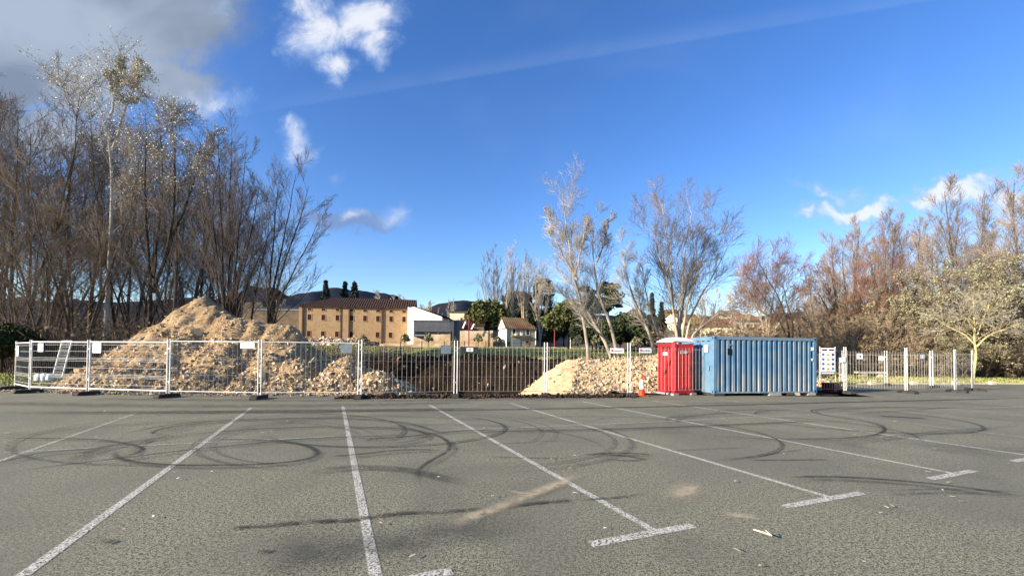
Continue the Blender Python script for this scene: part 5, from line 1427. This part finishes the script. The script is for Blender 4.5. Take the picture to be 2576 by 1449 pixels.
for k, (u, Y, tv, wd, kind, mt, lb, nm) in enumerate([
    (817, 135, 707, 9, 'cone', 'needle_blue', 'left one of three pointed conifers above the roof of the stone building', 'conifer'),
    (865, 138, 709, 9.5, 'cone', 'needle_blue', 'middle one of three pointed conifers above the stone roof', 'conifer'),
    (889, 134, 711, 11.5, 'cone', 'needle_blue', 'widest pointed conifer above the stone roof, right of the other two', 'conifer'),
    (1222, 112, 738, 13, 'round', 'needle_lime', 'rounded green pine left of the small white gabled house', 'pine_tree'),
    (1300, 132, 700, 12, 'round', 'needle', 'dark evergreen between the poplars behind the small house', 'evergreen_tree'),
    (1362, 126, 704, 12, 'cedar', 'needle', 'dark cedar with layered boughs right of the small house roof', 'cedar_tree'),
    (1430, 70, 742, 8.5, 'round', 'needle_lime', 'large yellow green evergreen behind the leaning pale trees', 'evergreen_tree'),
    (1478, 84, 722, 8, 'cedar', 'needle', 'dark cedar behind the large yellow green evergreen', 'cedar_tree'),
    (1530, 78, 712, 10, 'cedar', 'needle', 'dark cedar behind the forked leaning tree', 'cedar_tree'),
    (1590, 76, 770, 9, 'round', 'needle', 'dark evergreen between leaning trees left of the toilet', 'evergreen_tree'),
    (1640, 72, 738, 3.4, 'cone', 'needle', 'slim dark cypress left of the red toilet roof', 'cypress'),
    (1664, 74, 762, 3.6, 'cone', 'needle', 'shorter cypress next to the slim one', 'cypress'),
    (1490, 66, 800, 9, 'round', 'needle', 'low dark evergreen mass beneath the cedars', 'evergreen_tree'),
    (1418, 124, 775, 9, 'round', 'needle', 'dark evergreen right of the small house', 'evergreen_tree'),
    (1560, 64, 812, 8, 'round', 'needle', 'low dark evergreen behind the white strip sign', 'evergreen_tree'),
    (5, 27, 800, 4.0, 'round', 'needle', 'dark evergreen bush at the left edge beyond the fence end', 'evergreen_bush'),
    (345, 33, 800, 2.2, 'round', 'needle_lime', 'small green bush in the dark undergrowth left of the heap', 'evergreen_bush')]):
    x = A(u, 880, Y)[0]; z = tz(x, Y); H = A(u, tv, Y)[2] - z
    T = conifer(200 + k, H, wd, int(7000 if kind != 'cone' else 5000), .0026 * Y * (1.15 if kind == 'round' else 1.0), kind)
    plant_tree(T, nm, lb, (x, Y, z), k, None, 'bark_dark', 'bark_dark', mt, cat='bush' if 'bush' in nm else 'tree')
# young olives in front of the walls
OL = [(914, 86, 838, 'young olive tree before the middle of the stone building'), (1018, 82, 836, 'young olive tree before the right corner of the stone building'), (1077, 80, 835, 'young olive tree before the grey building'), (1145, 80, 846, 'dull young olive tree between two stretches of stone wall'), (1203, 80, 836, 'young olive tree before the taller stone wall'), (1251, 80, 842, 'young olive tree left of the small house garage'), (1454, 62, 838, 'small round tree left of the leaning pale trunk'), (1500, 62, 838, 'small round tree right of the leaning pale trunk'), (1600, 60, 842, 'small round tree behind the strip signs')]
ol0 = None
To = conifer(300, 3.0, 1.9, 900, .13, 'round')
for k, (u, Y, tv, lb) in enumerate(OL):
    x = A(u, 880, Y)[0]; z = tz(x, Y); H = A(u, tv, Y)[2] - z; s_ = max(H, 1.2) / 2.9
    if ol0 is None: ol0 = plant_tree(To, 'olive_tree', lb, (x, Y, z), .4, (s_, s_, s_), 'bark', 'bark', 'leaf_olive', 'young trees planted before the walls')
    else: dup(ol0, (x, Y, z), k * 1.7, (s_, s_, s_), lb)
# far bare trees behind the buildings
fb = None
for k, (u, Y, tv, lb) in enumerate([(975, 150, 729, 'bare rounded tree above the right part of the stone roof'), (1003, 170, 745, 'smaller bare tree beside the rounded one above the roof'), (1057, 150, 753, 'bare tree above the white gable'), (1137, 180, 746, 'narrow pale poplar on the distant hill'), (1080, 190, 765, 'low distant bare tree behind the white gable'), (700, 120, 750, 'bare tree behind the roofs at the left wood'), (1780, 95, 720, 'distant bare tree behind the toilet'), (1860, 90, 735, 'distant bare tree over the far tan houses'), (2040, 85, 720, 'distant bare tree left of the right wood')]):
    x = A(u, 880, Y)[0]; z = tz(x, Y); H = A(u, tv, Y)[2] - z; s_ = H / 15.6
    wv = .45 if k == 3 else .9
    if fb is None: fb = plant_tree(make_tree(401, gen_stems(15, 3, 4.2, np.random.default_rng(44)), .2, (10, (25, 50), (.28, .42), .4, .08), (7, (20, 50), (.35, .6), .4, .1), (5, (20, 50), (.4, .7), .3, .1), rmin=.04, l1t=(.3, .97)), 'far_tree', lb, (x, Y, z), .4, (s_ * wv, s_ * wv, s_), 'bark_pale', 'twig_grey', None, 'distant bare trees')
    else: dup(fb, (x, Y, z), k * 1.7, (s_ * wv, s_ * wv, s_), lb)

# ------------------------------------------------------------------ hills
SIL = [(-900, 745), (-200, 750), (300, 765), (540, 756), (600, 745), (640, 733), (690, 736), (735, 748), (770, 741), (830, 735), (865, 737), (940, 742), (990, 752), (1050, 778), (1090, 777), (1130, 765), (1165, 762), (1200, 768), (1260, 775), (1400, 792), (1600, 800), (1900, 800), (2000, 790), (2060, 782), (2150, 779), (2400, 775), (3400, 755)]
us = np.linspace(-900, 3400, 430); vs = np.interp(us, [s_[0] for s_ in SIL], [s_[1] for s_ in SIL]) + 9.0 * (fbm(us * .02, us * 0, 6, 6, .6) - .5)
HR = 1500.0; V = []
rowsn = 9
for j in range(rowsn):
    for u, v in zip(us, vs):
        p = A(u, v, HR); f = j / (rowsn - 1)
        yy_ = 470 + (HR - 470) * f
        V.append((p[0] * yy_ / HR if False else p[0] * (.35 + .65 * f), yy_, 2 + (p[2] - 2) * (math.sin(f * math.pi / 2) ** 1.2) * (.9 + .1 * vnoise(np.array([u * .03]), np.array([j * 1.3]), 4)[0] if j < rowsn - 1 else 1)))
V = np.array(V); nU = len(us)
F = [(j * nU + i, j * nU + i + 1, (j + 1) * nU + i + 1, (j + 1) * nU + i) for j in range(rowsn - 1) for i in range(nU - 1)]
Vb_ = V[-nU:].copy(); Vb_[:, 1] += 900; Vb_[:, 2] = -5
V = np.concatenate([V, Vb_]); F += [((rowsn - 1) * nU + i, (rowsn - 1) * nU + i + 1, rowsn * nU + i + 1, rowsn * nU + i) for i in range(nU - 1)]
MB().add(V, F).build('hills', M['hill'], kind='structure', smooth=True)
MB().box(-6000, 6000, -3000, 6000, -6, -5.2).build('terrain', M['scrubhill'], kind='structure')

# ------------------------------------------------------------------ buildings
def house(name, label, cx, cy, zb, L, D, H, rise, rz, wall, roof, hip=0.0, eave=.35, cat='building', hipr=None, group=None):
    """long side faces local -y; origin at the base centre"""
    t = thing(name, label, cat, (cx, cy, zb), rz, group)
    q = MB().box(-L / 2, L / 2, -D / 2, D / 2, -1.0, H)
    hr = hip if hipr is None else hipr
    if hip == 0: q.add([(-L / 2, -D / 2, H), (-L / 2, D / 2, H), (-L / 2, 0, H + rise)], [(0, 1, 2)])
    if hr == 0: q.add([(L / 2, -D / 2, H), (L / 2, D / 2, H), (L / 2, 0, H + rise)], [(0, 1, 2)])
    q.build('wall', wall, t)
    e = eave; sl_ = rise / (D / 2)
    zl = H - e * sl_ + .03
    x0, x1 = -L / 2 - e, L / 2 + e; y0, y1 = -D / 2 - e, D / 2 + e
    rx0, rx1 = (x0 + hip + e if hip else x0), (x1 - hr - e if hr else x1)
    th_ = .16
    V = [(x0, y0, zl), (x1, y0, zl), (x1, y1, zl), (x0, y1, zl), (rx0, 0, H + rise + .03), (rx1, 0, H + rise + .03)]
    V2 = [(a_, b_, c_ + th_) for a_, b_, c_ in V]
    F4 = [(0, 1, 5, 4), (2, 3, 4, 5)]; F3 = [(3, 0, 4), (1, 2, 5)]
    r_ = MB().add(V2, F4)
    if hip: r_.f.append(np.array([F3[0]]))
    if hr: r_.f.append(np.array([F3[1]]))
    r_.add(V + V2, [(0, 6, 7, 1), (1, 7, 8, 2), (2, 8, 9, 3), (3, 9, 6, 0), (1, 0, 4, 5), (3, 2, 5, 4)])
    if not hip: r_.add([V[0], V[4], V2[4], V2[0], V[3], V2[3]], [(0, 1, 2, 3), (1, 4, 5, 2)])
    if not hr: r_.add([V[1], V[5], V2[5], V2[1], V[2], V2[2]], [(0, 3, 2, 1), (1, 2, 5, 4)])
    ro = r_.build('roof', roof, t)
    # tile rows: low ridges running down the front slope
    n = int((x1 - x0) / .55); mb = MB()
    for k in range(n + 1):
        x = x0 + .1 + (x1 - x0 - .2) * k / n
        lim = 1.0
        if hip and x < rx0: lim = (x - x0) / (rx0 - x0)
        if hr and x > rx1: lim = (x1 - x) / (x1 - rx1)
        if lim < .08: continue
        a_ = (x, y0, zl + th_ + .02); b_ = (x, y0 + (0 - y0) * lim, zl + (H + rise + .03 - zl) * lim + th_ + .02)
        mb.rod(a_, b_, .09, 4)
    mb.build('tile_ridges', roof, ro, kind='stuff')
    return t
def window(t, x, z, w_, h_, D, m='glass', surround=True, y=None, sill=False, frame_m='surround'):
    y = -D / 2 if y is None else y
    f = MB()
    s_ = .14
    s_ = .10
    f.box(x - w_ / 2 - s_, x + w_ / 2 + s_, y - .05, y - .002, z + h_, z + h_ + s_)
    f.box(x - w_ / 2 - s_, x + w_ / 2 + s_, y - .09, y - .002, z - s_, z)
    f.box(x - w_ / 2 - s_, x - w_ / 2, y - .048, y - .002, z, z + h_)
    f.box(x + w_ / 2, x + w_ / 2 + s_, y - .048, y - .002, z, z + h_)
    fo = f.build('window', M[frame_m], t)
    MB().box(x - w_ / 2, x + w_ / 2, y - .015, y - .004, z, z + h_).build('shutter' if m == 'wood_dark' else 'pane', M[m], fo)
    MB().box(x - .025, x + .025, y - .03, y - .016, z, z + h_).build('mullion', M['pipe'], fo)
    return fo
# main stone building
pl, pr = A(750.5, 873, 98.7), A(1039.2, 873, 103.3)
Lb = math.hypot(pr[0] - pl[0], pr[1] - pl[1]); ab = math.atan2(pr[1] - pl[1], pr[0] - pl[0]); Db = 12.0
mc = ((pl[0] + pr[0]) / 2 - math.sin(ab) * Db / 2, (pl[1] + pr[1]) / 2 + math.cos(ab) * Db / 2)
zb0 = 3.0; Hb = 9.55
main = house('stone_building', 'long three storey ochre stone building with dark tiled roof and small windows', mc[0], mc[1], zb0, Lb, Db, Hb, 2.7, ab, M['stonewall'], M['roof'], hip=6.5, hipr=0, eave=.42)
zx = lambda x: (x - 380) / (2150 - 380) * Lb - Lb / 2 - .12
for x in (545, 752, 966, 1185, 1390, 1592, 1800, 2006):
    window(main, zx(x), Hb - 1.05, .85, .5, Db, 'wood_dark')
    window(main, zx(x), Hb - 3.3, .82, 1.3, Db, 'wood_dark')
for x in (540, 750, 962, 1182, 1588, 1793):
    window(main, zx(x), Hb - 7.2, .82, 1.28, Db, 'wood_dark')
for x in (445, 1147, 1658, 2135):
    MB().box(zx(x) - .16, zx(x) + .16, -Db / 2 - .22, -Db / 2 - .003, -.5, Hb - .1).build('pilaster', M['pipe'], main)
MB().rod((zx(1015), -Db / 2 - .08, -.5), (zx(1015), -Db / 2 - .08, Hb - .1), .06, 6).build('downpipe', M['pipe'], main)
MB().rod((zx(2165), -Db / 2 - .1, -.2), (zx(2165), -Db / 2 - .1, Hb - .1), .10, 6).build('downpipe', M['plate'], main)
MB().box(zx(1440), zx(1560), -Db / 2 - 1.2, -Db / 2 - .05, -.5, 1.35).build('porch', M['greystone'], main)
MB().box(zx(1690), zx(1975), -Db / 2 - .9, -Db / 2 - .05, -.8, .95).build('plinth', M['stonewall2'], main)
# retaining walls and rough stone slope at its foot
def wall(label, u0, u1, Y, vtop0, vtop1, m, thick=.5, name='stone_wall', Y1=None, zb=None):
    Y1 = Y1 or Y
    a_, b_ = A(u0, vtop0, Y), A(u1, vtop1, Y1)
    n = 24; V = []
    for i in range(n + 1):
        t = i / n; x, y, z = (a_[k] * (1 - t) + b_[k] * t for k in range(3))
        g = tz(x, y) - 1.0; z = z + .12 * (random.random() - .5)
        V += [(x, y, g), (x, y, z), (x, y + thick, z), (x, y + thick, g)]
    F = [(4 * i + j, 4 * i + 4 + j, 4 * i + 5 + j, 4 * i + 1 + j) for i in range(n) for j in range(3)]
    q = MB().add(V, F); q.f.append(np.array([(0, 1, 2, 3), (4 * n + 3, 4 * n + 2, 4 * n + 1, 4 * n)]))
    o = q.build(name, m, None, (a_[0], a_[1], 0)); o['label'] = label; o['category'] = 'wall'
    # coping
    return o
wall('low stone wall at the foot of the long stone building', 757, 1040, 92, 862, 866, M['stonewall2'])
wall('stretch of ochre stone wall before the grey building', 1080, 1133, 86, 841, 841, M['stonewall2'])
wall('taller ochre stone wall left of the small house', 1157, 1240, 86, 832, 832, M['stonewall2'])
wall('slanting stone wall between long building and grey building', 1040, 1082, 88, 846, 860, M['stonewall2'])
wall('very low pale kerb wall along the grass edge', 1034, 1400, 79, 871, 874, M['cream'], .3)
# rough stony rise in front of its left half
rng = np.random.default_rng(61); n = 700
x = rng.uniform(-45, -31, n); y = rng.uniform(86, 92, n); z = tz(-40, 88) + (y - 86) * .35 * rng.random(n)
mb = MB(); rocks(mb, np.stack([x, y, z], -1), rng.uniform(.15, .5, n), rng, .3); mb.build('rubble', M['stone'], kind='stuff', label='rough stones at the left foot of the long stone building')
# grey modern building with white gable wall behind
ga, gb = A(1041, 806, 96), A(1160, 806, 99)
zt_ = ga[2]; Lg = gb[0] - ga[0]
gz = 3.0
gb_ = thing('grey_building', 'low dark grey modern building with rounded corner and wide dark windows', 'building', (ga[0], ga[1], gz))
V = []; ptsg = [(0, 0), (Lg - 2.2, 0), (Lg - 1.3, .12), (Lg - .6, .5), (Lg - .15, 1.2), (Lg, 2.2), (Lg, 16), (0, 16)]
for x, y in ptsg: V += [(x, y, -1), (x, y, zt_ - gz)]
n = len(ptsg); F = [(2 * i, 2 * ((i + 1) % n), 2 * ((i + 1) % n) + 1, 2 * i + 1) for i in range(n)]
q = MB().add(V, F); q.add([(x, y, zt_ - gz) for x, y in ptsg], [(0, i, i + 1) for i in range(1, n - 1)]); q.build('wall', M['greyclad'], gb_)
sc96 = 1060 / 96
for x0_, x1_ in ((.3, 2.6), (3.0, 5.4), (5.8, 8.3)):
    wv = MB().box(x0_ - .12, x1_ + .12, -.10, -.003, 1.35, 3.75).build('window', M['greyclad'], gb_)
    MB().box(x0_, x1_, -.115, -.102, 1.5, 3.6).build('pane', M['glass'], wv)
    MB().box(x0_, x1_, -.13, -.117, 2.6, 2.9).build('blind', M['plate_grey'], wv)
MB().box(-.1, Lg - 2.2, -.12, .1, zt_ - gz - .18, zt_ - gz + .06).build('roof_edge', M['greyclad'], gb_)
wa, wb = A(1041, 806, 100), A(1112, 806, 100); wt = A(1041, 773, 100); wt2 = A(1112, 797, 100)
wg = thing('white_building', 'bright white gable wall with sloping top behind the grey building', 'building', (wa[0] - 1.5, 100, 3))
V = [(0, 0, 0), (wb[0] - wa[0] + 1.5, 0, 0), (wb[0] - wa[0] + 1.5, 0, wt2[2] - 3), (1.0, 0, wt[2] - 3 + .3), (0, 0, wt[2] - 3)]
V += [(x, 14, z) for x, y, z in V]
q = MB().add(V, [(0, 1, 6, 5), (1, 2, 7, 6), (4, 0, 5, 9)]); q.f.append(np.array([(0, 1, 2), (0, 2, 3), (0, 3, 4), (5, 7, 6), (5, 8, 7), (5, 9, 8)]))
q.build('wall', M['whitewall'], wg)
xe = A(1128, 800, 100)[0] - wa[0] + 1.5
q = MB().add([(0, -.3, wt[2] - 2.9), (1, -.3, wt[2] - 2.58), (xe, -.3, wt2[2] - 3.1), (0, 14.2, wt[2] - 2.9), (1, 14.2, wt[2] - 2.58), (xe, 14.2, wt2[2] - 3.1)], [(0, 1, 4, 3), (1, 2, 5, 4)])
q.build('roof', M['greyclad'], wg)
dr_ = A(1112, 800, 104); dr2 = A(1200, 812, 104)
o = house('dark_roofed_shed', 'low building with dark maroon roof behind the grey building', (dr_[0] + dr2[0]) / 2, 110, 3, dr2[0] - dr_[0] + 3, 8, dr_[2] - 4.6, 1.4, 0, M['greystone'], M['roof'])
yb = A(1152, 800, 160)
o = house('cream_house', 'small distant cream house with flat roof on the slope', yb[0], 164, yb[2] - 4, 6.5, 5, 6.2, .6, 0, M['creamwall'], M['roof_red'])
window(o, 1.2, 3.2, .8, 1.0, 5, 'glass')
# small house with white gable
pa, pb_ = A(1271, 873, 102), A(1350, 873, 104)
Ls = pb_[0] - pa[0]; Ds = 7.0; rzs = math.atan2(2.0, Ls) + rad(4)
hs_c = ((pa[0] + pb_[0]) / 2 - math.sin(rzs) * Ds / 2, 103 + math.cos(rzs) * Ds / 2)
Hs = A(1271, 825, 102)[2] - 3.0
sh = house('small_house', 'small two storey house with white gable wall, brown front and mossy red roof', hs_c[0], hs_c[1], 3.0, Ls, Ds, Hs, 2.7, rzs, M['render'], M['roof_red'], hip=0, hipr=2.2, eave=.3)
V = [(-Ls / 2 - .02, -Ds / 2, 1.2), (-Ls / 2 - .02, Ds / 2, 2.2), (-Ls / 2 - .02, Ds / 2, Hs), (-Ls / 2 - .02, 0, Hs + 2.7), (-Ls / 2 - .02, -Ds / 2, Hs)]
q = MB().add(V, [(0, 4, 3), (0, 3, 2), (0, 2, 1)]); q.build('gable_render', M['whitewall'], sh)
window(sh, -Ls * .24, 3.5, .8, 1.25, Ds, 'glass', frame_m='whitewall'); window(sh, Ls * .22, 3.4, .8, 1.35, Ds, 'glass', frame_m='whitewall'); window(sh, Ls * .02, 3.9, .4, .45, Ds, 'glass', frame_m='whitewall')
window(sh, Ls * .2, 1.4, .9, .55, Ds, 'wood_dark')
g_ = MB().box(-Ls * .32 + .2, -Ls * .32 + 2.3, -Ds / 2 - .06, -Ds / 2 - .003, -.2, 2.1).build('garage_door', M['plate_grey'], sh)
MB().box(-Ls / 2 + .3, -Ls / 2 + .95, -Ds / 2 - .05, -Ds / 2 - .003, -.2, 1.7).build('door', M['pipe'], sh)
bc = MB().box(-Ls * .34, Ls * .32, -Ds / 2 - .5, -Ds / 2 - .01, 2.95, 3.07).build('balcony_slab', M['render'], sh)
for x in (-Ls * .18, Ls * .0): MB().box(x - .25, x + .25, -Ds / 2 - .45, -Ds / 2 - .02, 3.2, 3.7).build('air_conditioner', M['whitewall'], sh)
MB().rod((-Ls / 2 + .08, -Ds / 2 - .08, 0), (-Ls / 2 + .08, -Ds / 2 - .08, Hs), .09, 6).build('downpipe', M['whitewall'], sh)
MB().rod((Ls / 2 - .08, -Ds / 2 - .08, 1.0), (Ls / 2 - .08, -Ds / 2 - .08, Hs), .09, 6).build('downpipe', M['whitewall'], sh)
# buildings half hidden by the left wood
la = A(692, 870, 106)
o = house('dull_stone_house', 'dull brown stone house with pale roof edge half hidden by branches', la[0] - .8, 112, 2.8, 14.5, 8, 9.6, .9, 0, M['greystone'], M['conc'], eave=.25)
for x in (-1.2, .9, 4.2): window(o, x, 4.4, .55, 1.1, 8, 'glass')
la = A(631, 870, 112)
o = house('stone_tower_house', 'taller rough stone house behind the top of the tall heap', la[0], 116, 2.6, 5.2, 7, 12.2, .4, 0, M['greystone'], M['roof'], eave=.1)
la = A(60, 870, 60)
o = house('barn', 'pale shed glimpsed through the left wood', la[0], 64, 1.0, 8, 6, 2.4, 1, 0, M['whitewall'], M['roof'], eave=.2)
# tan houses beyond the container
for k, (u, vt, Y, L_, D_, rise, rz, wm, lb) in enumerate([
    (1738, 812, 92, 9, 7, 2.0, .5, 'creamwall', 'tan house with sloping roof seen between the toilet tree stems'),
    (1800, 822, 84, 8, 6, 1.6, -.4, 'creamwall', 'cream house with long red roof above the container'),
    (1700, 786, 118, 4, 5, .8, 0, 'roof_red', 'reddish tall house behind the toilet'),
    (1870, 806, 96, 8, 7, 1.6, .2, 'creamwall', 'cream house with porch above the container'),
    (1842, 790, 130, 5, 6, 1.2, 0, 'whitewall', 'small white house high behind the others'),
    (1985, 826, 90, 9, 6, 1.3, .3, 'stonewall', 'ochre house behind the reddish round tree'),
    (2055, 822, 96, 6, 6, 1.3, -.2, 'creamwall', 'cream house behind the bare bushes')]):
    p = A(u, vt, Y); zg = tz(p[0], Y)
    o = house('hillside_house', lb, p[0], Y + D_ / 2, zg, L_, D_, max(p[2] - zg, 2.5), rise, rz, M[wm], M['roof_red'], eave=.3, group='tan houses on the far slope')
    for q in (-.28, .05, .3): window(o, q * L_, max(p[2] - zg, 2.5) - 1.9, .7, 1.0, D_, 'glass')

# street lamps, sign, park fence, car
def lamp_post(u, Y, vt, lb, banners=False):
    p = A(u, 870, Y); z = tz(p[0], Y); H = A(u, vt, Y)[2] - z
    t = thing('street_lamp', lb, 'street lamp', (p[0], Y, z), 0, 'maroon posts beyond the grass')
    MB().tubes([[(0, 0, -.1), (0, 0, H * .5), (0, 0, H)]], [[.13, .10, .07]], 8).build('pole', M['lamp_red'], t)
    if banners:
        for s_ in (-1, 1):
            arm = MB().rod((0, 0, H - 2.2 - .3 * (s_ > 0)), (s_ * .9, 0, H - 1.6 - .3 * (s_ > 0)), .05, 6).build('arm', M['lamp_red'], t)
            q = MB().box(-.14, .14, -.05, .05, -.75, .75); 
            c_, s2 = math.cos(rad(22 * 1)), math.sin(rad(22))
            q.v[0] = np.stack([q.v[0][:, 0] * c_ + q.v[0][:, 2] * s2 + s_ * (.95 if s_ < 0 else .75), q.v[0][:, 1], -q.v[0][:, 0] * s2 + q.v[0][:, 2] * c_ + H - 2.0 - .35 * (s_ > 0)], -1)
            if s_ > 0: q.v[0][:, 2] = (q.v[0][:, 2] - (H - 2.35)) * .8 + H - 2.35
            q.build('lamp_head', M['plate'], t)
    else:
        MB().box(-.4, .4, -.12, .12, H - .02, H + .12).build('lamp_head', M['greyclad'], t)
lamp_post(1179, 84, 792, 'maroon lamp post with two slanted white lamp heads before the grey building', True)
lamp_post(1395, 80, 812, 'maroon lamp post right of the small house')
lamp_post(1481, 78, 795, 'maroon lamp post between the leaning pale trunks')
p = A(1435, 878, 74); z = tz(p[0], 74)
t = thing('road_sign', 'small pale yellowish sign on a white post before dark trees', 'road sign', (p[0], 74, z))
hs_ = A(1435, 845, 74)[2] - z
MB().rod((0, 0, -.1), (0, 0, hs_ + .3), .07, 6).build('pole', M['plate'], t)
MB().box(-.38, .38, -.1, -.07, hs_ + .1, hs_ + .75).build('board', M['cream'], t)
MB().box(-.3, .3, -.115, -.102, hs_ + .2, hs_ + .35).build('stripe', M['cone_red'], t)
# dark steel posts with rail on the near edge of the grass
pf = thing('post_fence', 'thin dark post and wire fence on the grass edge beyond the pit', 'fence', (0, 47, 0))
prev = None
for u in list(range(792, 1440, 54)):
    p = A(u + random.uniform(-2, 2), 880, 47); z = tz(p[0], 47); zt2 = A(u, 858, 47)[2]
    MB().rod((p[0], 0, z - .1), (p[0], 0, zt2), .045, 6).build('post', M['plate_dark'], pf)
    if prev:
        pass
    prev = (p[0], z)
xs_ = [A(u, 880, 47)[0] for u in (792, 1386)]
mb = MB()
for zz in (1.9, 2.4, 2.85): mb.rod((xs_[0], 0, zz), (xs_[1], 0, zz), .008, 4)
mb.build('wires', M['plate_dark'], pf, kind='stuff')
# parked car
p = A(1516, 878, 74); z = tz(p[0], 74)
ca_ = thing('parked_car', 'white hatchback parked beyond the grass under dark trees', 'car', (p[0], 74, z + .02), rad(62))
def side_profile(mb, prof, hw, tuck):
    n = len(prof); V = []
    for s_ in (-1, 1):
        for x, zz, wf in prof: V.append((x, s_ * hw * wf, zz))
    mb.add(V, [(i, (i + 1) % n, n + (i + 1) % n, n + i) for i in range(n)])
    mb.add(V[:n], [(0, i + 1, i) for i in range(1, n - 1)]); mb.add(V[n:], [(0, i, i + 1) for i in range(1, n - 1)])
mb = MB(); side_profile(mb, [(-1.95, .3, .95), (1.95, .3, .95), (2.0, .6, .95), (1.85, .82, .93), (1.0, .95, .95), (-1.8, .98, .95), (-2.0, .7, .95)], .86, 0)
body = mb.build('body', M['carpaint'], ca_)
mb = MB(); side_profile(mb, [(-1.8, .985, .9), (1.0, .955, .9), (.3, 1.42, .76), (-1.2, 1.46, .76)], .84, 0)
mb.build('cabin', M['glass'], ca_)
MB().box(-1.15, .25, -.63, .63, 1.44, 1.49).build('roof', M['carpaint'], ca_)
for x in (-1.25, 1.25):
    for y in (-.78, .78):
        wh = MB().tubes([[(x, y - .1, .3), (x, y + .1, .3)]], [[.31, .31]], 14).build('wheel', M['tyre'], ca_)
        MB().tubes([[(x, y - .108, .3), (x, y + .108, .3)]], [[.18, .18]], 10).build('rim', M['galv'], wh)
for y in (-.6, .6): MB().box(1.93, 2.0, y - .18, y + .18, .6, .74).build('headlight', M['plate'], ca_)

# ------------------------------------------------------------------ small things on the asphalt and grass tufts
sc_lab = 'small pale scrap lying on the open asphalt'
LIT = [Z1(1505, 235), Z1(805, 177), Z1(250, 210), Z1(2215, 255), Z1(2085, 332), Z1(2022, 343), Z1(1630, 648), Z1(1342, 654), Z1(1370, 703), Z1(615, 518), Z1(52, 348), Z1(737, 379), Z1(954, 1100), Z1(1180, 1000), Z1(1215, 148),
       Z2(1105, 247), Z2(1910, 479), Z2(1745, 503), Z2(1915, 748), Z2(765, 1200), Z2(540, 963), Z2(860, 97), Z2(1590, 104), Z2(950, 633), Z2(1880, 570), Z2(1270, 283), Z2(2125, 1000), Z2(1330, 770),
       Z3(1645, 241), Z3(1352, 340), Z3(835, 478), Z3(2060, 795), Z3(2120, 828), Z3(1580, 872), Z3(1620, 862), Z3(1540, 912), Z3(1415, 1275), Z3(660, 1302), Z3(1985, 745), Z3(495, 1188), Z3(480, 680), Z3(1240, 68), Z3(1930, 442), Z3(1880, 612), Z3(2030, 690)]
rng = np.random.default_rng(8)
lm = []
for k in range(5):
    V = np.array([(-.5, -.28, 0), (0, -.34, .10), (.5, -.2, 0.02), (.48, .25, .03), (0, .3, .14), (-.5, .22, 0)]) + rng.normal(0, .05, (6, 3)) * [1, 1, .4]
    q = MB().add(V, [(0, 1, 4, 5), (1, 2, 3, 4)]); q.add(V - [0, 0, .02], [(5, 4, 1, 0), (4, 3, 2, 1)])
    me = q.mesh('paper_scrap'); me.materials.append(M['plate'] if k % 2 else M['cream']); lm.append(me)
for k, uv in enumerate(LIT):
    p = G(*uv); d = p[1]
    o = bpy.data.objects.new('paper_scrap', lm[k % 5]); COL.objects.link(o)
    s_ = .018 + .008 * d ** .6 * rng.uniform(.6, 1.2); o.scale = (s_ * rng.uniform(.8, 1.8), s_ * .8, s_ * .4)
    o.location = (p[0], p[1], .030 + .02 * s_); o.rotation_euler = (0, 0, rng.uniform(0, 3))
    o['label'] = sc_lab; o['category'] = 'scrap'; o['group'] = 'pale scraps scattered over the asphalt'
p0_, p1_ = G(*Z3(615, 1052)), G(*Z3(750, 1098))
st_ = MB().tubes([[(p0_[0], p0_[1], .045), ((p0_[0] + p1_[0]) / 2, (p0_[1] + p1_[1]) / 2 - .01, .05), (p1_[0], p1_[1], .045)]], [[.006, .008, .005]], 5)
st_.rod((p1_[0], p1_[1], .045), (p1_[0] - .03, p1_[1] + .05, .07), .004, 4)
o = st_.build('stick', M['cream'], None, (p0_[0], p0_[1], 0)); o['label'] = 'thin pale stick lying alone on the asphalt in the right foreground'; o['category'] = 'stick'

def tufts(label, x0, x1, y0, y1, n, h, seed, cond=None):
    rng = np.random.default_rng(seed)
    x, y = rng.uniform(x0, x1, n), rng.uniform(y0, y1, n)
    if cond is not None:
        k = cond(x, y); x, y = x[k], y[k]
    n = len(x); z = terrain(x, y)
    hh = h * rng.uniform(.4, 1.2, n); a = rng.uniform(0, 6.28, n); w_ = .02 + .0006 * y
    d = rng.normal(0, .35, (n, 2)) * hh[:, None]
    V = np.stack([np.stack([x - w_ * np.cos(a), y - w_ * np.sin(a), z - .02], -1), np.stack([x + w_ * np.cos(a), y + w_ * np.sin(a), z - .02], -1), np.stack([x + d[:, 0], y + d[:, 1], z + hh], -1)], 1)
    MB().add(V.reshape(-1, 3), np.arange(n * 3).reshape(-1, 3)).build('grass', M['grassb'], kind='stuff', label=label)
tufts('short yellowish grass beyond the left end of the fence', -45, -19, 18.5, 29, 9000, .12, 1)
tufts('grass and weeds along the edge of the car park behind the right fence', 17, 60, 26.2, 36, 16000, .12, 2, lambda x, y: y > np.interp(x, ex, ey) + .3)
tufts('green grass of the field beyond the pit', -36, 26, 38, 84, 26000, .16, 3)
